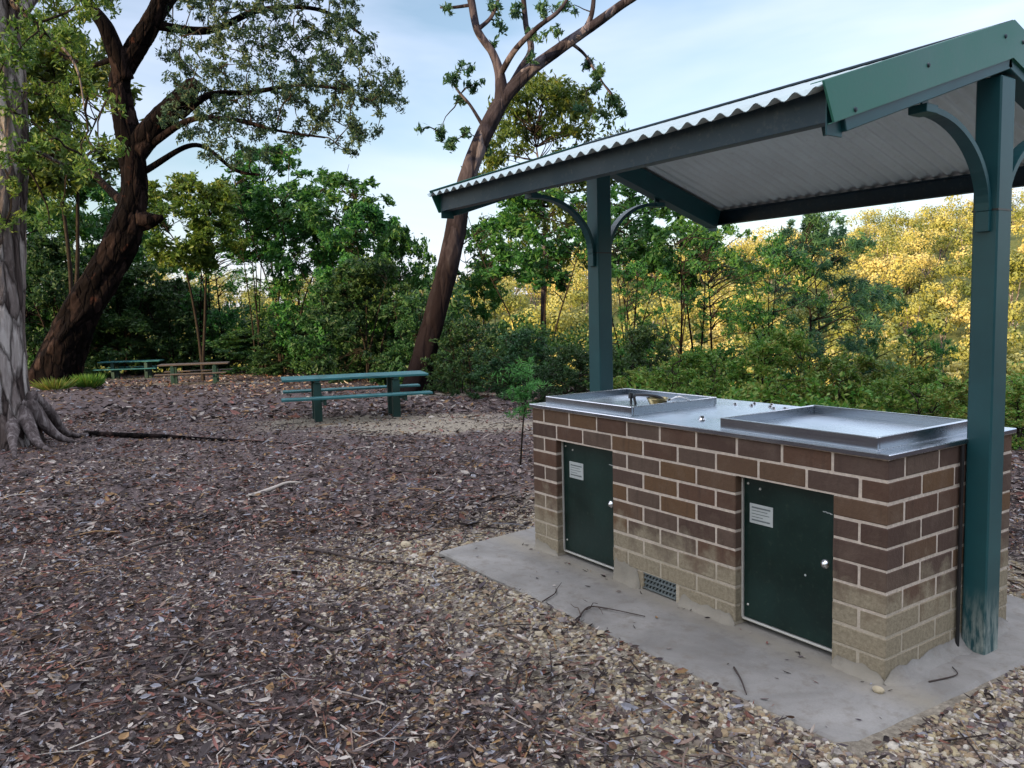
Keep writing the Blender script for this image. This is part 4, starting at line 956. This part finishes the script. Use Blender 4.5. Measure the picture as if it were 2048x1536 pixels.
x, y, d = scatter(60000, 1.9, 9, gg, .74, 1.3); pr = np.clip(sand_amt(x, y) * .9 + fbm(x, y, 44, 3) * .5 - .05, .14, 1); keep = (gg.random(len(x)) < pr) & (slab_dist(x, y) > .015); x, y = x[keep], y[keep]
stones(gv, x, y, gg, gg.uniform(.004, .014, len(x)) * np.where(gg.random(len(x)) < .05, 1.8, 1))
for n, xa, xb, ya, yb in ((15000, -3.6, 1.3, -1.5, -.44), (9000, .12, 1.3, -.8, 1.4), (4000, -3.6, -2.5, -.6, 1.2)):
    x = gg.uniform(xa, xb, n); y = gg.uniform(ya, yb, n); sdn = slab_dist(x, y); keep = (sdn > .012) & (gg.random(n) < np.clip(.78 - sdn * .55 + fbm(x * 2, y * 2, 12, 3) * .9, .05, 1)); x, y = x[keep], y[keep]
    stones(gv, x, y, gg, gg.uniform(.005, .015, len(x)) * np.where(gg.random(len(x)) < .05, 1.6, 1), .15)
tag(gv.build('gravel', M['gravel']), 'pale yellow gravel around the edge of the concrete slab', 'gravel', kind='stuff')
M['stick'] = mat_island('stick_bark', [(.10, .075, .06), (.06, .045, .04)], .9); M['pale_stick'] = mat_island('pale_stick_wood', [(.42, .37, .32)], .85); M['rock'] = mat_island('pale_rock', [(.45, .38, .26)], .9)
def stick(pix, r, label, mat='stick', lift=.012, name='stick', branches=(), z=None):
    mb = MB(); W_ = []
    for px, py in pix: x, y = hit_ground(px, py) if z is None else (lambda p: (p[0], p[1]))(hit_z(px, py, z)); W_.append(np.array([x, y, (gz(x, y) if z is None else z) + lift]))
    o0 = W_[0]; P = spline([w - o0 for w in W_], 5 * len(W_)); P[:, 2] += np.abs(np.sin(np.linspace(0, pi, len(P)))) * r
    rough_tube(mb, P, np.linspace(r, r * .45, len(P)), 7, .12, 40, len(pix))
    for t, dx, dy, dz in branches: q = P[int(t * (len(P) - 1))]; twig(mb, q, q + [dx, dy, dz], r * .6, r * .25, int(t * 100), 0, 5)
    o = mb.build(name, M[mat], None, True); o.location = o0; tag(o, label, 'stick' if name == 'stick' else 'twig', 'fallen sticks'); return o
def hit_z(px, py, z):
    d = FWD + RGT * (px - 1024) / FPX + UPV * (768 - py) / FPX; return CAM + d * (z - CAM[2]) / d[2]
stick([(495, 997), (540, 985), (575, 972), (604, 968)], .022, 'pale curved stick on the mulch midway to the picnic table', 'pale_stick')
stick([(330, 1392), (400, 1412), (450, 1436), (492, 1462)], .011, 'long brown stick lying in the leaf litter at the bottom of the view', branches=((.4, .05, .09, .01),))
stick([(590, 1098), (660, 1112), (730, 1128), (812, 1132)], .012, 'dark thin stick pointing at the corner of the concrete slab')
stick([(240, 1118), (320, 1095), (408, 1072)], .014, 'dark stick lying alone in the mulch, left of the other sticks')
stick([(590, 1240), (660, 1270), (700, 1262)], .010, 'short dark crooked stick in mid litter below the pointing stick')
stick([(340, 1380), (390, 1366), (450, 1352)], .012, 'dark short stick crossing just above the long brown one')
stick([(1000, 1390), (1040, 1430), (1075, 1475), (1090, 1520)], .008, 'thin dark stick slanting to the bottom edge below the slab')
stick([(1150, 1252), (1175, 1220), (1215, 1222), (1290, 1236)], .005, 'forked dead twig reaching over the slab edge below the vent', name='twig', z=0.0, lift=.008, branches=((.3, .04, .05, .03), (.2, -.1, .02, .02), (.5, .12, -.05, .01)))
stick([(1085, 1205), (1110, 1190), (1112, 1178)], .004, 'tiny upright twig at the slab edge near the left door', name='twig', z=0.0, lift=.005, branches=((.5, .03, .02, .06),))
stick([(1468, 1338), (1482, 1365), (1493, 1392)], .005, 'short dark twig on the slab edge in front of the right door', name='twig', z=0.0, lift=.006)
stick([(1858, 1365), (1900, 1357), (1915, 1350), (1905, 1335)], .0035, 'hooked thin twig on the slab by the front post', name='twig', z=0.0, lift=.003)
def rock(px, py, r, label, z=None, mat='rock', flat=.6, cat='stone', name='stone'):
    x, y = hit_ground(px, py) if z is None else tuple(hit_z(px, py, z)[:2]); mb = MB(); g = np.random.default_rng(int(px)); V, T, Q = sphere_unit(12, 8)
    nn = 1 + .28 * fbm(V[:, 0] * 1.6 + px, V[:, 1] * 1.6 + V[:, 2], 3, 3); V = V * nn[:, None] * [r, r * .75, r * flat]
    mb.add(V, T); mb.q.append((Q, 0)); o = mb.build(name, M[mat], None, True); o.location = (x, y, (gz(x, y) if z is None else z) + r * flat * .6); tag(o, label, cat); return o
rock(812, 1095, .045, 'yellowish stone in the mulch left of the slab corner'); rock(1757, 1384, .022, 'small yellow pebble on the slab below the brick corner', 0.0)
M['grey_rock'] = mat_island('grey_rock', [(.17, .155, .155)], .9)
rock(152, 768, .42, 'grey boulder at the foot of the dark leaning tree', mat='grey_rock', flat=.5, cat='boulder', name='boulder'); rock(232, 752, .30, 'pale boulder in front of the farthest picnic table', mat='grey_rock', flat=.45, cat='boulder', name='boulder')

# fern tuft by the boulder, grass at the dark tree, and the small sapling next to the barbecue
def tuft(px, D, R, H, n, label, mat, name, cat, wd=.02):
    l = D * (px - 1024) / FPX; x, y = xy(D, l); z = gz(x, y); mb = MB(); g = np.random.default_rng(int(px)); a = g.uniform(0, 2 * pi, n); q = g.random(n) ** .6 * R
    b = np.stack([np.cos(a) * q * .5, np.sin(a) * q * .5, np.zeros(n)], 1); tip = np.stack([np.cos(a) * q * 1.3, np.sin(a) * q * 1.3, H * g.uniform(.4, 1, n)], 1)
    A = unit(tip - b); W = unit(np.cross(A, g.normal(size=(n, 3)))); mb.leaves((b + tip) / 2, A, W, np.linalg.norm(tip - b, axis=1), wd, 0, .1); o = mb.build(name, M[mat], None); o.location = (x, y, z); tag(o, label, cat); return o
tuft(176, 21.2, .36, .42, 700, 'mossy green grass clump beside the boulder and dark trunk', 'leaf_bright', 'grass_clump', 'grass clump', .03)
tuft(105, 20.6, .5, .35, 250, 'bright grass tuft at the base of the dark leaning trunk', 'leaf_bright', 'grass_tuft', 'grass clump', .03)
l = 8.3 * (1040 - 1024) / FPX; bx, by = xy(8.3, l - .02); bz = gz(bx, by); b0 = np.array([bx, by, bz])
sp = tag(empty('sapling', b0), 'small bright green sapling by the left end of the barbecue', 'sapling'); sm_ = MB(); cm_ = MB(); gs = np.random.default_rng(4)
stem = spline([(0, 0, -.05), at(1046, 850, 8.3) - b0, at(1052, 800, 8.3) - b0, at(1058, 748, 8.3) - b0], 14); sm_.tube(stem, np.linspace(.011, .004, 14), 6)
sm_.build('trunk', M['bark_twig'], sp, True)
for k in range(24):
    q = stem[int(gs.integers(6, 14))]; tp = q + np.array([*(gs.normal(0, .17, 2)), gs.uniform(-.04, .16)]); tw = twig(cm_, q, tp, .003, .0015, k, 0, 4)
    for w in tw[1:]:
        n = 7; A = unit(gs.normal(size=(n, 3)) + [0, 0, .3]); cm_.leaves(w + A * .035, A, unit(np.cross(A, gs.normal(size=(n, 3)))), gs.uniform(.04, .085, n), .012, 1, .1)
cm_.build('crown', [M['bark_twig'], M['leaf_fresh']], sp)
print('verts', sum(len(o.data.vertices) for o in scene.objects if o.type == 'MESH'), 'objects', len(scene.objects))
